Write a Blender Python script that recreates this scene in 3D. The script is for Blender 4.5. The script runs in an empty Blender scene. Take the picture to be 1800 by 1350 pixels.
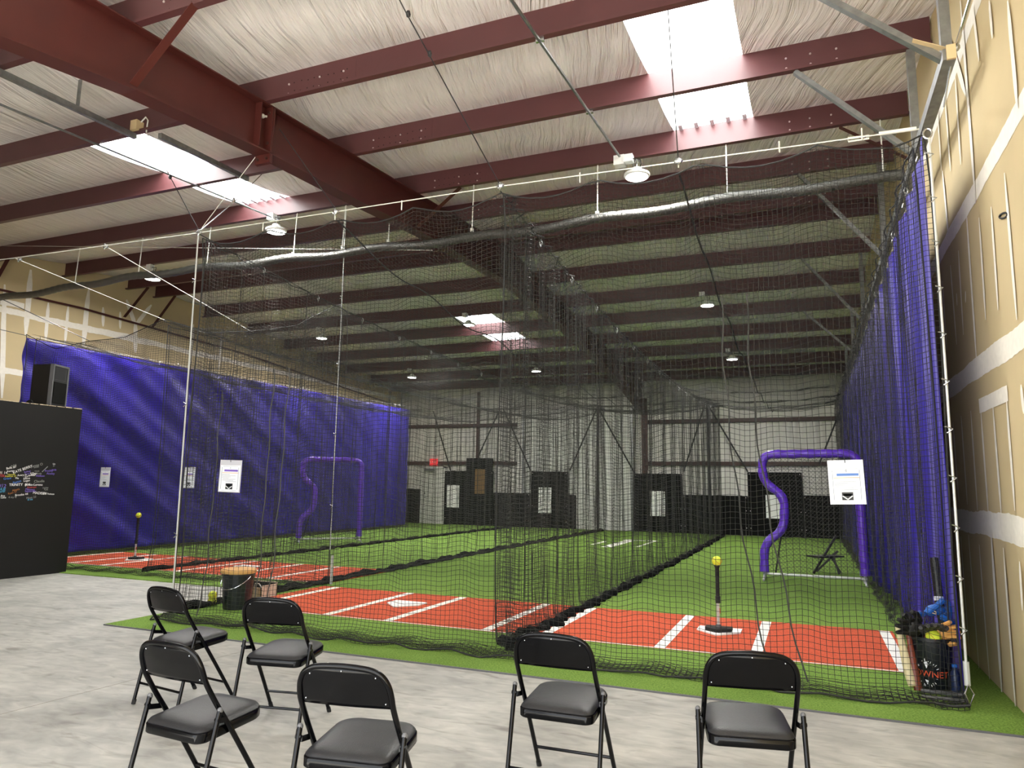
import bpy, math, random
import numpy as np
from mathutils import Matrix, Vector
PI = math.pi
rng = np.random.default_rng(7); random.seed(7)
sc = bpy.context.scene
C = sc.collection

# ------------------------------------------------------------------ camera
F_PX, CAM_H = 1261.42, 1.45
YAW, PITCH, ROLL = 0.391739, 0.142647, 0.015312
def _axes():
    cy, sy, cp, sp = math.cos(YAW), math.sin(YAW), math.cos(PITCH), math.sin(PITCH)
    f = np.array([-sy*cp, cy*cp, sp]); r = np.array([cy, sy, 0.0]); u = np.cross(r, f)
    c, s = math.cos(ROLL), math.sin(ROLL)
    return c*r+s*u, -s*r+c*u, f
RX, UX, FX = _axes()
cam_d = bpy.data.cameras.new('camera'); cam = bpy.data.objects.new('camera', cam_d); C.objects.link(cam)
cam_d.sensor_width = 36.0; cam_d.lens = F_PX*36/1800; cam_d.clip_end = 200; cam_d.clip_start = 0.05
cam.matrix_world = Matrix(((RX[0], UX[0], -FX[0], 0), (RX[1], UX[1], -FX[1], 0), (RX[2], UX[2], -FX[2], CAM_H), (0, 0, 0, 1)))
sc.camera = cam

# ------------------------------------------------------------------ daylight and exposure
w = bpy.data.worlds.new('sky'); sc.world = w; w.use_nodes = True
bg = w.node_tree.nodes['Background']; bg.inputs[0].default_value = (0.93, 0.97, 1.0, 1); bg.inputs[1].default_value = 3.4
sun_d = bpy.data.lights.new('sun', 'SUN'); sun_d.energy = 32.0; sun_d.angle = math.radians(2); sun_d.color = (1, .96, .9)
sun = bpy.data.objects.new('sun', sun_d); C.objects.link(sun)
sun.rotation_euler = Vector((0.12, 0.34, -0.93)).to_track_quat('-Z', 'Y').to_euler()
sc.view_settings.view_transform = 'Standard'; sc.view_settings.look = 'None'
sc.view_settings.gamma = 1.0; sc.view_settings.use_curve_mapping = False
sc.view_settings.exposure = 0.75
LAMP_W = 105.0

def on(ax, val, px, py):
    """point of the plane axis=val that the photograph shows at pixel (px, py)"""
    d = (px-900)/F_PX*RX + (675-py)/F_PX*UX + FX
    o = np.array([0, 0, CAM_H]); t = (val-o[ax])/d[ax]
    return o+t*d

# ------------------------------------------------------------------ materials
def lin(c):
    return tuple(((x/255/12.92) if x/255 <= 0.04045 else ((x/255+0.055)/1.055)**2.4) for x in c)
MATS = {}
def mat(name, rgb, rough=0.6, metal=0.0, spec=0.5, vary=0.0, vscale=8.0, bump=0.0, bscale=60.0, stretch=(1, 1, 1), coat=0.0, trans=0.0, emit=None, estr=0.0):
    if name in MATS: return MATS[name]
    m = bpy.data.materials.new(name); m.use_nodes = True; nt = m.node_tree; b = nt.nodes['Principled BSDF']
    c = lin(rgb); b.inputs['Base Color'].default_value = (*c, 1); b.inputs['Roughness'].default_value = rough
    b.inputs['Metallic'].default_value = metal; b.inputs['Specular IOR Level'].default_value = spec
    b.inputs['Coat Weight'].default_value = coat
    if emit: b.inputs['Emission Color'].default_value = (*lin(emit), 1); b.inputs['Emission Strength'].default_value = estr
    if vary or bump:
        tc = nt.nodes.new('ShaderNodeTexCoord'); mp = nt.nodes.new('ShaderNodeMapping'); mp.inputs['Scale'].default_value = stretch
        nt.links.new(tc.outputs['Object'], mp.inputs[0])
    if vary:
        n = nt.nodes.new('ShaderNodeTexNoise'); n.inputs['Scale'].default_value = vscale; n.inputs['Detail'].default_value = 6
        nt.links.new(mp.outputs[0], n.inputs['Vector'])
        r = nt.nodes.new('ShaderNodeValToRGB'); r.color_ramp.elements[0].position = 0.3; r.color_ramp.elements[1].position = 0.7
        r.color_ramp.elements[0].color = (*[x*(1-vary) for x in c], 1); r.color_ramp.elements[1].color = (*[min(1, x*(1+vary)) for x in c], 1)
        nt.links.new(n.outputs['Fac'], r.inputs[0]); nt.links.new(r.outputs[0], b.inputs['Base Color'])
    if bump:
        n2 = nt.nodes.new('ShaderNodeTexNoise'); n2.inputs['Scale'].default_value = bscale; n2.inputs['Detail'].default_value = 5
        nt.links.new(mp.outputs[0], n2.inputs['Vector'])
        bp = nt.nodes.new('ShaderNodeBump'); bp.inputs['Strength'].default_value = bump; bp.inputs['Distance'].default_value = 0.02
        nt.links.new(n2.outputs['Fac'], bp.inputs['Height']); nt.links.new(bp.outputs[0], b.inputs['Normal'])
    MATS[name] = m
    return m

def concrete_mat():
    m = bpy.data.materials.new('polished_concrete'); m.use_nodes = True; nt = m.node_tree; b = nt.nodes['Principled BSDF']; L = nt.links
    tc = nt.nodes.new('ShaderNodeTexCoord')
    def noise(sc_, det, st=(1, 1, 1), dist=0.0):
        mp = nt.nodes.new('ShaderNodeMapping'); mp.inputs['Scale'].default_value = st; L.new(tc.outputs['Object'], mp.inputs[0])
        n = nt.nodes.new('ShaderNodeTexNoise'); n.inputs['Scale'].default_value = sc_; n.inputs['Detail'].default_value = det; n.inputs['Distortion'].default_value = dist
        L.new(mp.outputs[0], n.inputs['Vector']); return n
    n1 = noise(0.9, 8, dist=1.5); n2 = noise(5, 8, (1, 2.2, 1), 0.8); n3 = noise(40, 4)
    r = nt.nodes.new('ShaderNodeValToRGB'); e = r.color_ramp.elements
    e[0].position = 0.25; e[0].color = (*lin((116, 115, 110)), 1); e[1].position = 0.75; e[1].color = (*lin((200, 198, 190)), 1)
    mx = nt.nodes.new('ShaderNodeMath'); mx.operation = 'MULTIPLY_ADD'; mx.inputs[1].default_value = 0.5
    L.new(n1.outputs['Fac'], mx.inputs[0])
    m2 = nt.nodes.new('ShaderNodeMath'); m2.operation = 'MULTIPLY'; m2.inputs[1].default_value = 0.5; L.new(n2.outputs['Fac'], m2.inputs[0]); L.new(m2.outputs[0], mx.inputs[2])
    L.new(mx.outputs[0], r.inputs[0])
    r2 = nt.nodes.new('ShaderNodeValToRGB'); e2 = r2.color_ramp.elements; e2[0].position = 0.27; e2[0].color = (0.55, 0.53, 0.5, 1); e2[1].position = 0.42; e2[1].color = (1, 1, 1, 1)
    n4 = noise(2.6, 7, (1, 3, 1), 1.2); L.new(n4.outputs['Fac'], r2.inputs[0])
    mul = nt.nodes.new('ShaderNodeMix'); mul.data_type = 'RGBA'; mul.blend_type = 'MULTIPLY'; mul.inputs[0].default_value = 0.8
    L.new(r.outputs[0], mul.inputs[6]); L.new(r2.outputs[0], mul.inputs[7]); L.new(mul.outputs[2], b.inputs['Base Color'])
    rr = nt.nodes.new('ShaderNodeMapRange'); rr.inputs[3].default_value = 0.42; rr.inputs[4].default_value = 0.7; L.new(n2.outputs['Fac'], rr.inputs[0]); L.new(rr.outputs[0], b.inputs['Roughness'])
    bp = nt.nodes.new('ShaderNodeBump'); bp.inputs['Strength'].default_value = 0.08; L.new(n3.outputs['Fac'], bp.inputs['Height']); L.new(bp.outputs[0], b.inputs['Normal'])
    return m

def turf_mat(name, a, bcol, sc_=75):
    m = bpy.data.materials.new(name); m.use_nodes = True; nt = m.node_tree; b = nt.nodes['Principled BSDF']; L = nt.links
    tc = nt.nodes.new('ShaderNodeTexCoord')
    n = nt.nodes.new('ShaderNodeTexNoise'); n.inputs['Scale'].default_value = sc_; n.inputs['Detail'].default_value = 3; L.new(tc.outputs['Object'], n.inputs['Vector'])
    n2 = nt.nodes.new('ShaderNodeTexNoise'); n2.inputs['Scale'].default_value = 1.4; n2.inputs['Detail'].default_value = 4; L.new(tc.outputs['Object'], n2.inputs['Vector'])
    mx = nt.nodes.new('ShaderNodeMath'); mx.operation = 'MULTIPLY_ADD'; mx.inputs[1].default_value = 0.22; L.new(n2.outputs['Fac'], mx.inputs[0])
    m2 = nt.nodes.new('ShaderNodeMath'); m2.operation = 'MULTIPLY'; m2.inputs[1].default_value = 0.78; L.new(n.outputs['Fac'], m2.inputs[0]); L.new(m2.outputs[0], mx.inputs[2])
    r = nt.nodes.new('ShaderNodeValToRGB'); e = r.color_ramp.elements; e[0].position = 0.3; e[0].color = (*lin(a), 1); e[1].position = 0.7; e[1].color = (*lin(bcol), 1)
    L.new(mx.outputs[0], r.inputs[0]); L.new(r.outputs[0], b.inputs['Base Color']); b.inputs['Roughness'].default_value = 0.95; b.inputs['Specular IOR Level'].default_value = 0.15
    bp = nt.nodes.new('ShaderNodeBump'); bp.inputs['Strength'].default_value = 0.5; bp.inputs['Distance'].default_value = 0.01; L.new(n.outputs['Fac'], bp.inputs['Height']); L.new(bp.outputs[0], b.inputs['Normal'])
    return m

def fabric_ceiling():
    m = bpy.data.materials.new('white_roof_liner'); m.use_nodes = True; nt = m.node_tree; b = nt.nodes['Principled BSDF']; L = nt.links
    tc = nt.nodes.new('ShaderNodeTexCoord')
    sx = nt.nodes.new('ShaderNodeSeparateXYZ'); L.new(tc.outputs['Object'], sx.inputs[0])
    n0 = nt.nodes.new('ShaderNodeTexNoise'); n0.inputs['Scale'].default_value = 0.55; n0.inputs['Detail'].default_value = 2; L.new(tc.outputs['Object'], n0.inputs['Vector'])
    # creases run from purlin to purlin, bowed and a little askew
    ma = nt.nodes.new('ShaderNodeMath'); ma.operation = 'MULTIPLY_ADD'; ma.inputs[1].default_value = 0.28; L.new(sx.outputs[1], ma.inputs[0]); L.new(sx.outputs[0], ma.inputs[2])
    mb = nt.nodes.new('ShaderNodeMath'); mb.operation = 'MULTIPLY_ADD'; mb.inputs[1].default_value = 0.4; L.new(n0.outputs['Fac'], mb.inputs[0]); L.new(ma.outputs[0], mb.inputs[2])
    cx = nt.nodes.new('ShaderNodeCombineXYZ'); L.new(mb.outputs[0], cx.inputs[0])
    my = nt.nodes.new('ShaderNodeMath'); my.operation = 'MULTIPLY'; my.inputs[1].default_value = 0.05; L.new(sx.outputs[1], my.inputs[0]); L.new(my.outputs[0], cx.inputs[1])
    n = nt.nodes.new('ShaderNodeTexNoise'); n.inputs['Scale'].default_value = 9; n.inputs['Detail'].default_value = 4; n.inputs['Roughness'].default_value = 0.6; L.new(cx.outputs[0], n.inputs['Vector'])
    n3 = nt.nodes.new('ShaderNodeTexNoise'); n3.inputs['Scale'].default_value = 0.8; L.new(tc.outputs['Object'], n3.inputs['Vector'])
    amp = nt.nodes.new('ShaderNodeMapRange'); amp.inputs[1].default_value = 0.35; amp.inputs[2].default_value = 0.65; amp.inputs[3].default_value = 0.55; amp.inputs[4].default_value = 1.0; L.new(n3.outputs['Fac'], amp.inputs[0])
    mm = nt.nodes.new('ShaderNodeMath'); mm.operation = 'MULTIPLY'; L.new(n.outputs['Fac'], mm.inputs[0]); L.new(amp.outputs[0], mm.inputs[1])
    bp = nt.nodes.new('ShaderNodeBump'); bp.inputs['Strength'].default_value = 1.0; bp.inputs['Distance'].default_value = 0.17; L.new(mm.outputs[0], bp.inputs['Height']); L.new(bp.outputs[0], b.inputs['Normal'])
    b.inputs['Base Color'].default_value = (*lin((246, 240, 239)), 1); b.inputs['Roughness'].default_value = 0.55; b.inputs['Specular IOR Level'].default_value = 0.3
    return m

def skylight_mat():
    m = bpy.data.materials.new('skylight_panel'); m.use_nodes = True; nt = m.node_tree; nt.nodes.clear(); L = nt.links
    o = nt.nodes.new('ShaderNodeOutputMaterial')
    d = nt.nodes.new('ShaderNodeBsdfTranslucent'); d.inputs[0].default_value = (0.86, 0.9, 0.92, 1)
    L.new(d.outputs[0], o.inputs[0])
    return m

M = dict(
    concrete=concrete_mat(), turf=turf_mat('green_turf', (76, 104, 36), (134, 166, 78)), clay=turf_mat('red_turf', (170, 70, 46), (212, 100, 70)), line=turf_mat('white_turf', (222, 222, 214), (246, 246, 240)),
    liner=fabric_ceiling(), sky=skylight_mat(),
    drywall=mat('bare_drywall', (207, 188, 148), 0.85, spec=0.2, vary=0.05, vscale=1.5), mud=mat('joint_compound', (246, 240, 228), 0.8, spec=0.2, vary=0.04, vscale=20),
    rafter=mat('red_oxide_rafter', (74, 31, 27), 0.5, spec=0.4, vary=0.10, vscale=3), purlin=mat('red_oxide_purlin', (84, 48, 50), 0.42, spec=0.5, vary=0.06, vscale=3),
    girt=mat('dark_red_girt', (62, 36, 30), 0.5, vary=0.1), galv=mat('galvanized_steel', (150, 152, 152), 0.42, metal=0.85, vary=0.18, vscale=14),
    bolt=mat('zinc_bolt', (214, 205, 204), 0.35, metal=0.7), hole=mat('bolt_hole', (40, 16, 16), 0.8),
    net=mat('black_net_cord', (46, 46, 44), 0.6, spec=0.35), rope=mat('black_net_rope', (34, 34, 34), 0.7), hem=mat('bunched_black_net', (24, 24, 24), 0.95, spec=0.1, bump=1.0, bscale=70),
    cable=mat('white_coated_cable', (222, 222, 214), 0.4), wire=mat('dark_steel_wire', (70, 70, 72), 0.4, metal=0.6), steel=mat('bright_steel', (200, 202, 204), 0.25, metal=0.9),
    pole=mat('silver_pole', (206, 208, 206), 0.35, metal=0.3),
    purple=mat('purple_vinyl', (38, 20, 150), 0.5, spec=0.4, bump=0.12, bscale=4), pad=mat('purple_pad_vinyl', (98, 54, 196), 0.28, spec=0.55, bump=0.25, bscale=28),
    duct=mat('silver_flex_duct', (92, 92, 89), 0.42, metal=0.6, bump=0.6, bscale=30, stretch=(6, 1, 1)),
    black=mat('gloss_black_paint', (6, 6, 8), 0.15, spec=0.22), vinyl=mat('black_seat_vinyl', (30, 30, 32), 0.42, spec=0.5, bump=0.12, bscale=220),
    rubber=mat('black_rubber', (20, 20, 20), 0.8), matt=mat('black_stall_mat', (13, 13, 12), 0.8, spec=0.2, vary=0.2, vscale=6), board=mat('black_painted_board', (20, 19, 18), 0.6, spec=0.3, vary=0.10, vscale=1.5),
    raw=mat('raw_plywood_edge', (196, 178, 148), 0.8, vary=0.3, vscale=30), wood=mat('brown_plywood', (120, 92, 52), 0.7, vary=0.15, vscale=10, stretch=(6, 6, 1)),
    metalw=mat('white_insulated_wall', (206, 203, 196), 0.45, spec=0.4, bump=0.15, bscale=3), doorw=mat('white_door_metal', (200, 200, 194), 0.4, vary=0.04),
    plastic=mat('black_plastic', (22, 22, 24), 0.4), grey=mat('grey_plastic', (92, 92, 94), 0.5), white=mat('white_rubber', (240, 240, 236), 0.5), paper=mat('white_paper', (240, 242, 248), 0.5), sleeve=mat('clear_sleeve_edge', (205, 205, 215), 0.15, spec=0.8),
    ink=mat('grey_ink', (120, 130, 150), 0.6), blueink=mat('blue_ink', (90, 130, 200), 0.6), orangeink=mat('orange_ink', (226, 160, 70), 0.6), blackink=mat('black_ink', (40, 40, 44), 0.6), purpleink=mat('purple_ink', (120, 90, 190), 0.6),
    ball=mat('yellow_softball', (218, 230, 62), 0.6, bump=0.2, bscale=150), seam=mat('red_seam', (170, 50, 40), 0.6),
    lampbody=mat('lamp_white', (225, 226, 224), 0.4), lens=mat('lamp_lens', (255, 255, 255), 0.4, emit=(255, 252, 244), estr=9.0),
    exitred=mat('exit_red', (200, 40, 50), 0.5, emit=(255, 50, 60), estr=0.5), exitface=mat('exit_letter', (250, 190, 190), 0.5),
    tan=mat('tan_leather', (214, 158, 84), 0.55, vary=0.12), blackleather=mat('black_leather', (24, 23, 22), 0.5, bump=0.3, bscale=60), greyleather=mat('dark_grey_leather', (52, 50, 47), 0.5, bump=0.3, bscale=60),
    blue=mat('blue_nylon', (24, 92, 176), 0.5, vary=0.15), bluedark=mat('navy_plastic', (20, 34, 70), 0.35), ash=mat('pale_ash_wood', (214, 200, 160), 0.4, vary=0.08, stretch=(8, 8, 1)), redwood=mat('red_stained_wood', (120, 52, 34), 0.4),
    orange=mat('orange_print', (214, 84, 48), 0.5), bucket=mat('black_bucket_plastic', (20, 24, 32), 0.3, spec=0.6), cush=mat('tan_cushion', (206, 158, 96), 0.6, vary=0.12), canvas=mat('beige_canvas', (196, 180, 158), 0.85, vary=0.1, vscale=30),
    joint=mat('floor_joint', (140, 136, 126), 0.8), red=mat('red_label', (180, 40, 36), 0.5), amber=mat('pale_timber', (206, 182, 140), 0.7))

_b = M['purple'].node_tree.nodes['Principled BSDF']; _b.inputs['Sheen Weight'].default_value = 0.28; _b.inputs['Sheen Roughness'].default_value = 0.45; _b.inputs['Sheen Tint'].default_value = (0.5, 0.46, 1.0, 1)

# ------------------------------------------------------------------ mesh helpers
class MB:
    def __init__(s): s.v = []; s.f = []; s.m = []; s.mi = 0
    def add(s, vs, fs):
        o = len(s.v); s.v += [tuple(map(float, p)) for p in vs]; s.f += [tuple(i+o for i in f) for f in fs]; s.m += [s.mi]*len(fs); return s
    def box(s, x0, x1, y0, y1, z0, z1):
        return s.add([(x0, y0, z0), (x1, y0, z0), (x1, y1, z0), (x0, y1, z0), (x0, y0, z1), (x1, y0, z1), (x1, y1, z1), (x0, y1, z1)],
                     [(0, 3, 2, 1), (4, 5, 6, 7), (0, 1, 5, 4), (1, 2, 6, 5), (2, 3, 7, 6), (3, 0, 4, 7)])
    def bar(s, a, b, wd, ht, up=(0, 0, 1)):
        a, b = np.array(a, float), np.array(b, float); t = b-a; t /= np.linalg.norm(t); up = np.array(up, float)
        x = np.cross(t, up)
        if np.linalg.norm(x) < 1e-5: x = np.cross(t, (1, 0, 0))
        x /= np.linalg.norm(x); y = np.cross(x, t); vs = []
        for p in (a, b):
            for i, j in ((-1, -1), (1, -1), (1, 1), (-1, 1)): vs.append(p+x*i*wd/2+y*j*ht/2)
        return s.add(vs, [(0, 1, 2, 3), (7, 6, 5, 4), (0, 4, 5, 1), (1, 5, 6, 2), (2, 6, 7, 3), (3, 7, 4, 0)])
    def tube(s, path, r, n=8, closed=False, caps=True):
        P = np.array(path, float); N = len(P)
        R = np.full(N, r) if np.isscalar(r) else np.array(r, float)
        T = np.zeros_like(P)
        for i in range(N):
            a, b = (P[(i-1) % N], P[(i+1) % N]) if closed else (P[max(i-1, 0)], P[min(i+1, N-1)])
            d = b-a; T[i] = d/max(np.linalg.norm(d), 1e-9)
        ref = np.array((0, 0, 1.0)) if abs(T[0][2]) < 0.9 else np.array((1.0, 0, 0))
        x = np.cross(T[0], ref); x /= np.linalg.norm(x); vs = []
        for i in range(N):
            x = x-T[i]*np.dot(x, T[i]); x /= max(np.linalg.norm(x), 1e-9); y = np.cross(T[i], x)
            for k in range(n): a = 2*PI*k/n; vs.append(P[i]+R[i]*(math.cos(a)*x+math.sin(a)*y))
        fs = []
        for i in range(N if closed else N-1):
            j = (i+1) % N
            for k in range(n): k2 = (k+1) % n; fs.append((i*n+k, i*n+k2, j*n+k2, j*n+k))
        if caps and not closed: fs += [tuple(range(n-1, -1, -1)), tuple((N-1)*n+k for k in range(n))]
        return s.add(vs, fs)
    def lathe(s, prof, n=24, c=(0, 0, 0), ax=2):
        vs = []; fs = []
        for r, z in prof:
            for k in range(n):
                a = 2*PI*k/n; p = [r*math.cos(a), r*math.sin(a), z]
                if ax == 1: p = [p[0], p[2], p[1]]
                if ax == 0: p = [p[2], p[0], p[1]]
                vs.append((p[0]+c[0], p[1]+c[1], p[2]+c[2]))
        for i in range(len(prof)-1):
            for k in range(n): k2 = (k+1) % n; fs.append((i*n+k, i*n+k2, (i+1)*n+k2, (i+1)*n+k))
        fs.append(tuple(range(n-1, -1, -1))); fs.append(tuple((len(prof)-1)*n+k for k in range(n)))
        return s.add(vs, fs)
    def ball(s, c, r, n=16, sq=(1, 1, 1)):
        m = n//2; prof = [(max(r*math.sin(PI*i/m), 1e-4), -r*math.cos(PI*i/m)) for i in range(m+1)]
        o = len(s.v); s.lathe(prof, n, (0, 0, 0))
        for i in range(o, len(s.v)): p = s.v[i]; s.v[i] = (p[0]*sq[0]+c[0], p[1]*sq[1]+c[1], p[2]*sq[2]+c[2])
        return s
    def prism(s, pts, d):
        n = len(pts); P = [np.array(p, float) for p in pts]; d = np.array(d, float)
        return s.add(P+[p+d for p in P], [tuple(range(n-1, -1, -1)), tuple(range(n, 2*n))]+[(i, (i+1) % n, n+(i+1) % n, n+i) for i in range(n)])
    def grid(s, G):
        G = np.array(G); a, b = G.shape[:2]
        return s.add(G.reshape(-1, 3), [(i*b+j, (i+1)*b+j, (i+1)*b+j+1, i*b+j+1) for i in range(a-1) for j in range(b-1)])
    def xf(s, Mx, start=0):
        for i in range(start, len(s.v)): s.v[i] = tuple(Mx @ Vector(s.v[i]))
        return s
    def build(s, name, mats, parent=None, smooth=False, local=False):
        mats = mats if isinstance(mats, (list, tuple)) else [mats]
        off = (0, 0, 0) if (parent is None or local) else parent['_o'] if '_o' in parent else (0, 0, 0)
        me = bpy.data.meshes.new(name); me.from_pydata([(v[0]-off[0], v[1]-off[1], v[2]-off[2]) for v in s.v], [], s.f)
        for k in mats: me.materials.append(M[k] if isinstance(k, str) else k)
        if len(mats) > 1: me.polygons.foreach_set('material_index', s.m)
        if smooth:
            me.polygons.foreach_set('use_smooth', [True]*len(s.f))
            try: me.set_sharp_from_angle(angle=math.radians(40))
            except Exception: pass
        me.update()
        o = bpy.data.objects.new(name, me); C.objects.link(o)
        if parent is not None:
            o.parent = parent
            if not local and '_o' in parent: o['_o'] = tuple(off)
            # a sub-part shares its part's origin
        return o
def tag(o, label, cat, group=None):
    o['label'] = label; o['category'] = cat
    if group: o['group'] = group
    return o
def thing(name, label, cat, loc=(0, 0, 0), rz=0, group=None):
    o = bpy.data.objects.new(name, None); o.empty_display_size = 0.1; C.objects.link(o)
    o.location = tuple(map(float, loc)); o.rotation_euler = (0, 0, rz); o['_o'] = tuple(map(float, loc))
    return tag(o, label, cat, group)
def solo(name, mb, mats, label, cat, group=None, smooth=False):
    return tag(mb.build(name, mats, smooth=smooth), label, cat, group)
def struct(name, mb, mats, smooth=False, parent=None):
    o = mb.build(name, mats, parent, smooth)
    if parent is None: o['kind'] = 'structure'
    return o
def dup(root, loc=None, rz=None, label=None):
    r = root.copy(); C.objects.link(r)
    if loc is not None: r.location = loc
    if rz is not None: r.rotation_euler = (0, 0, rz)
    if label: r['label'] = label
    for ch in list(root.children):
        c = ch.copy(); C.objects.link(c); c.parent = r
        for g in list(ch.children):
            d = g.copy(); C.objects.link(d); d.parent = c
    return r
def text_mb(mb, s, size, Mx, depth=0.0008, align='CENTER'):
    cu = bpy.data.curves.new('t', 'FONT'); cu.body = s; cu.size = size; cu.align_x = align; cu.align_y = 'CENTER'; cu.extrude = depth; cu.resolution_u = 3
    o = bpy.data.objects.new('t', cu); C.objects.link(o); bpy.context.view_layer.update()
    me = bpy.data.meshes.new_from_object(o.evaluated_get(bpy.context.evaluated_depsgraph_get()))
    mb.add([Mx @ v.co for v in me.vertices], [tuple(p.vertices) for p in me.polygons])
    bpy.data.objects.remove(o); bpy.data.curves.remove(cu); bpy.data.meshes.remove(me)
def frame(o, x, y):
    """matrix with local x, y axes along x, y at o"""
    x = Vector(x).normalized(); y = Vector(y).normalized(); z = x.cross(y)
    return Matrix(((x.x, y.x, z.x, o[0]), (x.y, y.y, z.y, o[1]), (x.z, y.z, z.z, o[2]), (0, 0, 0, 1)))

# ------------------------------------------------------------------ setting
XR, XL, YB, YF, RIDGE = 1.26, -15.2, 25.0, -0.6, 12.5
def zr(y): return 5.05+(y if y <= RIDGE else 2*RIDGE-y)/12.0            # underside of the purlins
PUR = [0.85, 2.47, 4.09, 5.71, 7.33, 8.97, 10.52, 12.12, 12.92, 14.55, 16.2, 17.84, 19.5, 21.1, 22.75, 24.25]
PD = 0.32
b = MB().box(XL, XR, YF-.15, YB, -0.12, 0.0)
b.mi = 1
pa, pb = on(2, 0, 0, 1256), on(2, 0, 246, 1192); dj = (pb-pa)/np.linalg.norm(pb-pa)
b.bar(pa-dj*3+(0, 0, 0.0002), pb+dj*3+(0, 0, 0.0002), 0.006, 0.0012)
struct('floor', b, ['concrete', 'joint'])
struct('ground', MB().box(-45, 45, -60, YF-.16, -0.14, -0.02), 'concrete')  # unseen lot outside, extended far out so its sunlit concrete brightens the ceiling

# right wall with its taped joints
wr = MB().box(XR, XR+0.15, YF, YB, 0, 7.2)
wall_r = struct('wall_right', wr, 'drywall')
mud = MB(); X0 = XR-0.002; mudn = [0]
def mudstrip(x, pts, wd, horiz=False, jag=0.25):
    mudn[0] += 1; x = x-math.copysign(.0004+.00035*mudn[0]*(0 if horiz else 1), x); pts = [np.array(p, float) for p in pts]; n = max(6, int(np.linalg.norm(pts[-1]-pts[0])/0.06)); a, b_ = pts[0], pts[-1]
    t = (b_-a)/np.linalg.norm(b_-a); nrm = np.array([0, -t[2], t[1]]); A = []; B = []; ph = random.uniform(0, 6)
    for i in range(n+1):
        f = i/n; e = min(1.0, (0.35+3.0*min(f, 1-f)) if not horiz else 1.0)
        w_ = wd/2*e; p = a+(b_-a)*f; p[0] = x; q = f*np.linalg.norm(b_-a)
        wob = lambda o: 1+jag*(.5*math.sin(q*3.1+ph+o)+.3*math.sin(q*7.7+2*ph+o)+.3*random.uniform(-1, 1)*horiz)
        A.append(p+nrm*w_*wob(0)); B.append(p-nrm*w_*wob(2))
    sx = 1 if x > 0 else -1
    G = [A, B] if sx > 0 else [B, A]
    mud.grid(G)
for z, wd in ((3.74, 0.15), (2.43, 0.17), (1.22, 0.19), (4.97, 0.15)):
    mudstrip(X0, [(X0, 1.0, z), (X0, 24.5, z)], wd, True, 0.16)
for (a, b_, wd) in [((1675.5, 742), (1686, 882), .05), ((1690, 731), (1701, 887), .05), ((1707, 722), (1719, 897), .05), ((1725, 724), (1738, 902), .055), ((1746, 711), (1761, 905), .055), ((1770, 699), (1785, 898), .055),
                    ((1796, 676), (1801, 727), .06), ((1700, 375), (1718, 640), .06), ((1722, 382), (1734, 562), .05), ((1743.5, 363), (1756, 545), .05), ((1767, 303.5), (1789, 562), .055),
                    ((1686, 440), (1695, 589), .05), ((1672, 466), (1683, 606), .05), ((1658, 494), (1666, 617), .05), ((1683, 515), (1684, 537), .04), ((1699, 511), (1699, 532), .04), ((1658, 300), (1670, 428), .07), ((1690, 0), (1717, 357), .075),
                    ((1712, 11), (1723, 107), .06), ((1741, 0), (1747, 67), .06), ((1774, 0), (1791, 190), .075), ((1671, 67), (1700, 167), .09), ((1681, 133), (1691, 289), .05), ((1663, 171), (1673, 300), .05), ((1649, 184), (1657, 300), .05),
                    ((1691, 943), (1707, 1156), .045), ((1705, 940), (1724, 1180), .045), ((1724, 957), (1743, 1201), .045), ((1745, 935), (1765, 1230), .07), ((1767, 963), (1789, 1251), .05), ((1796, 987), (1801, 1073), .05)]:
    mudstrip(X0, [on(0, X0, *a), on(0, X0, *b_)], wd, jag=0.12)
mudstrip(X0-.003, [on(0, X0, 1722, 714), on(0, X0, 1772, 690)], .11, True, .12)
struct('joint_compound', mud, 'mud', parent=wall_r); mudn[0] = 0
# left wall
wl = MB().box(XL-0.15, XL, YF, YB, 0, 7.2)
wall_l = struct('wall_left', wl, 'drywall'); mud = MB(); X1 = XL+0.0022
for z in (1.22, 2.44, 3.66, 4.9): mudstrip(X1, [(X1, 1, z), (X1, 24.6, z)], 0.13, True, 0.3)
for (a, b_, wd) in [((54, 474), (45, 590), .12), ((85, 532), (80, 600), .08), ((120, 536), (114, 606), .07), ((156, 508), (146, 610), .12), ((181, 540), (181, 574), .08), ((211, 548), (211, 578), .07), ((238, 565), (238, 620), .12),
                    ((238, 572), (222, 527), .12), ((238, 572), (266, 536), .10), ((8, 500), (3, 700), .10), ((340, 570), (334, 640), .1), ((390, 580), (384, 650), .08)]:
    mudstrip(X1, [on(0, X1, *a), on(0, X1, *b_)], wd, jag=0.12)
mudstrip(X1+.012, [on(0, X1, 152, 578), on(0, X1, 234, 594)], 0.13, True)
mudstrip(X1+.011, [on(0, X1, 0, 530), on(0, X1, 42, 538)], 0.13, True)
struct('joint_compound', mud, 'mud', parent=wall_l)

# front wall beside and above the open roll door the photographer stands in
fw = MB(); fw.box(XL, -5.4, YF-.15, YF, 0, 5.2); fw.box(-5.4, XR, YF-.15, YF, 4.1, 5.2); struct('wall_front', fw, 'metalw')

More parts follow.
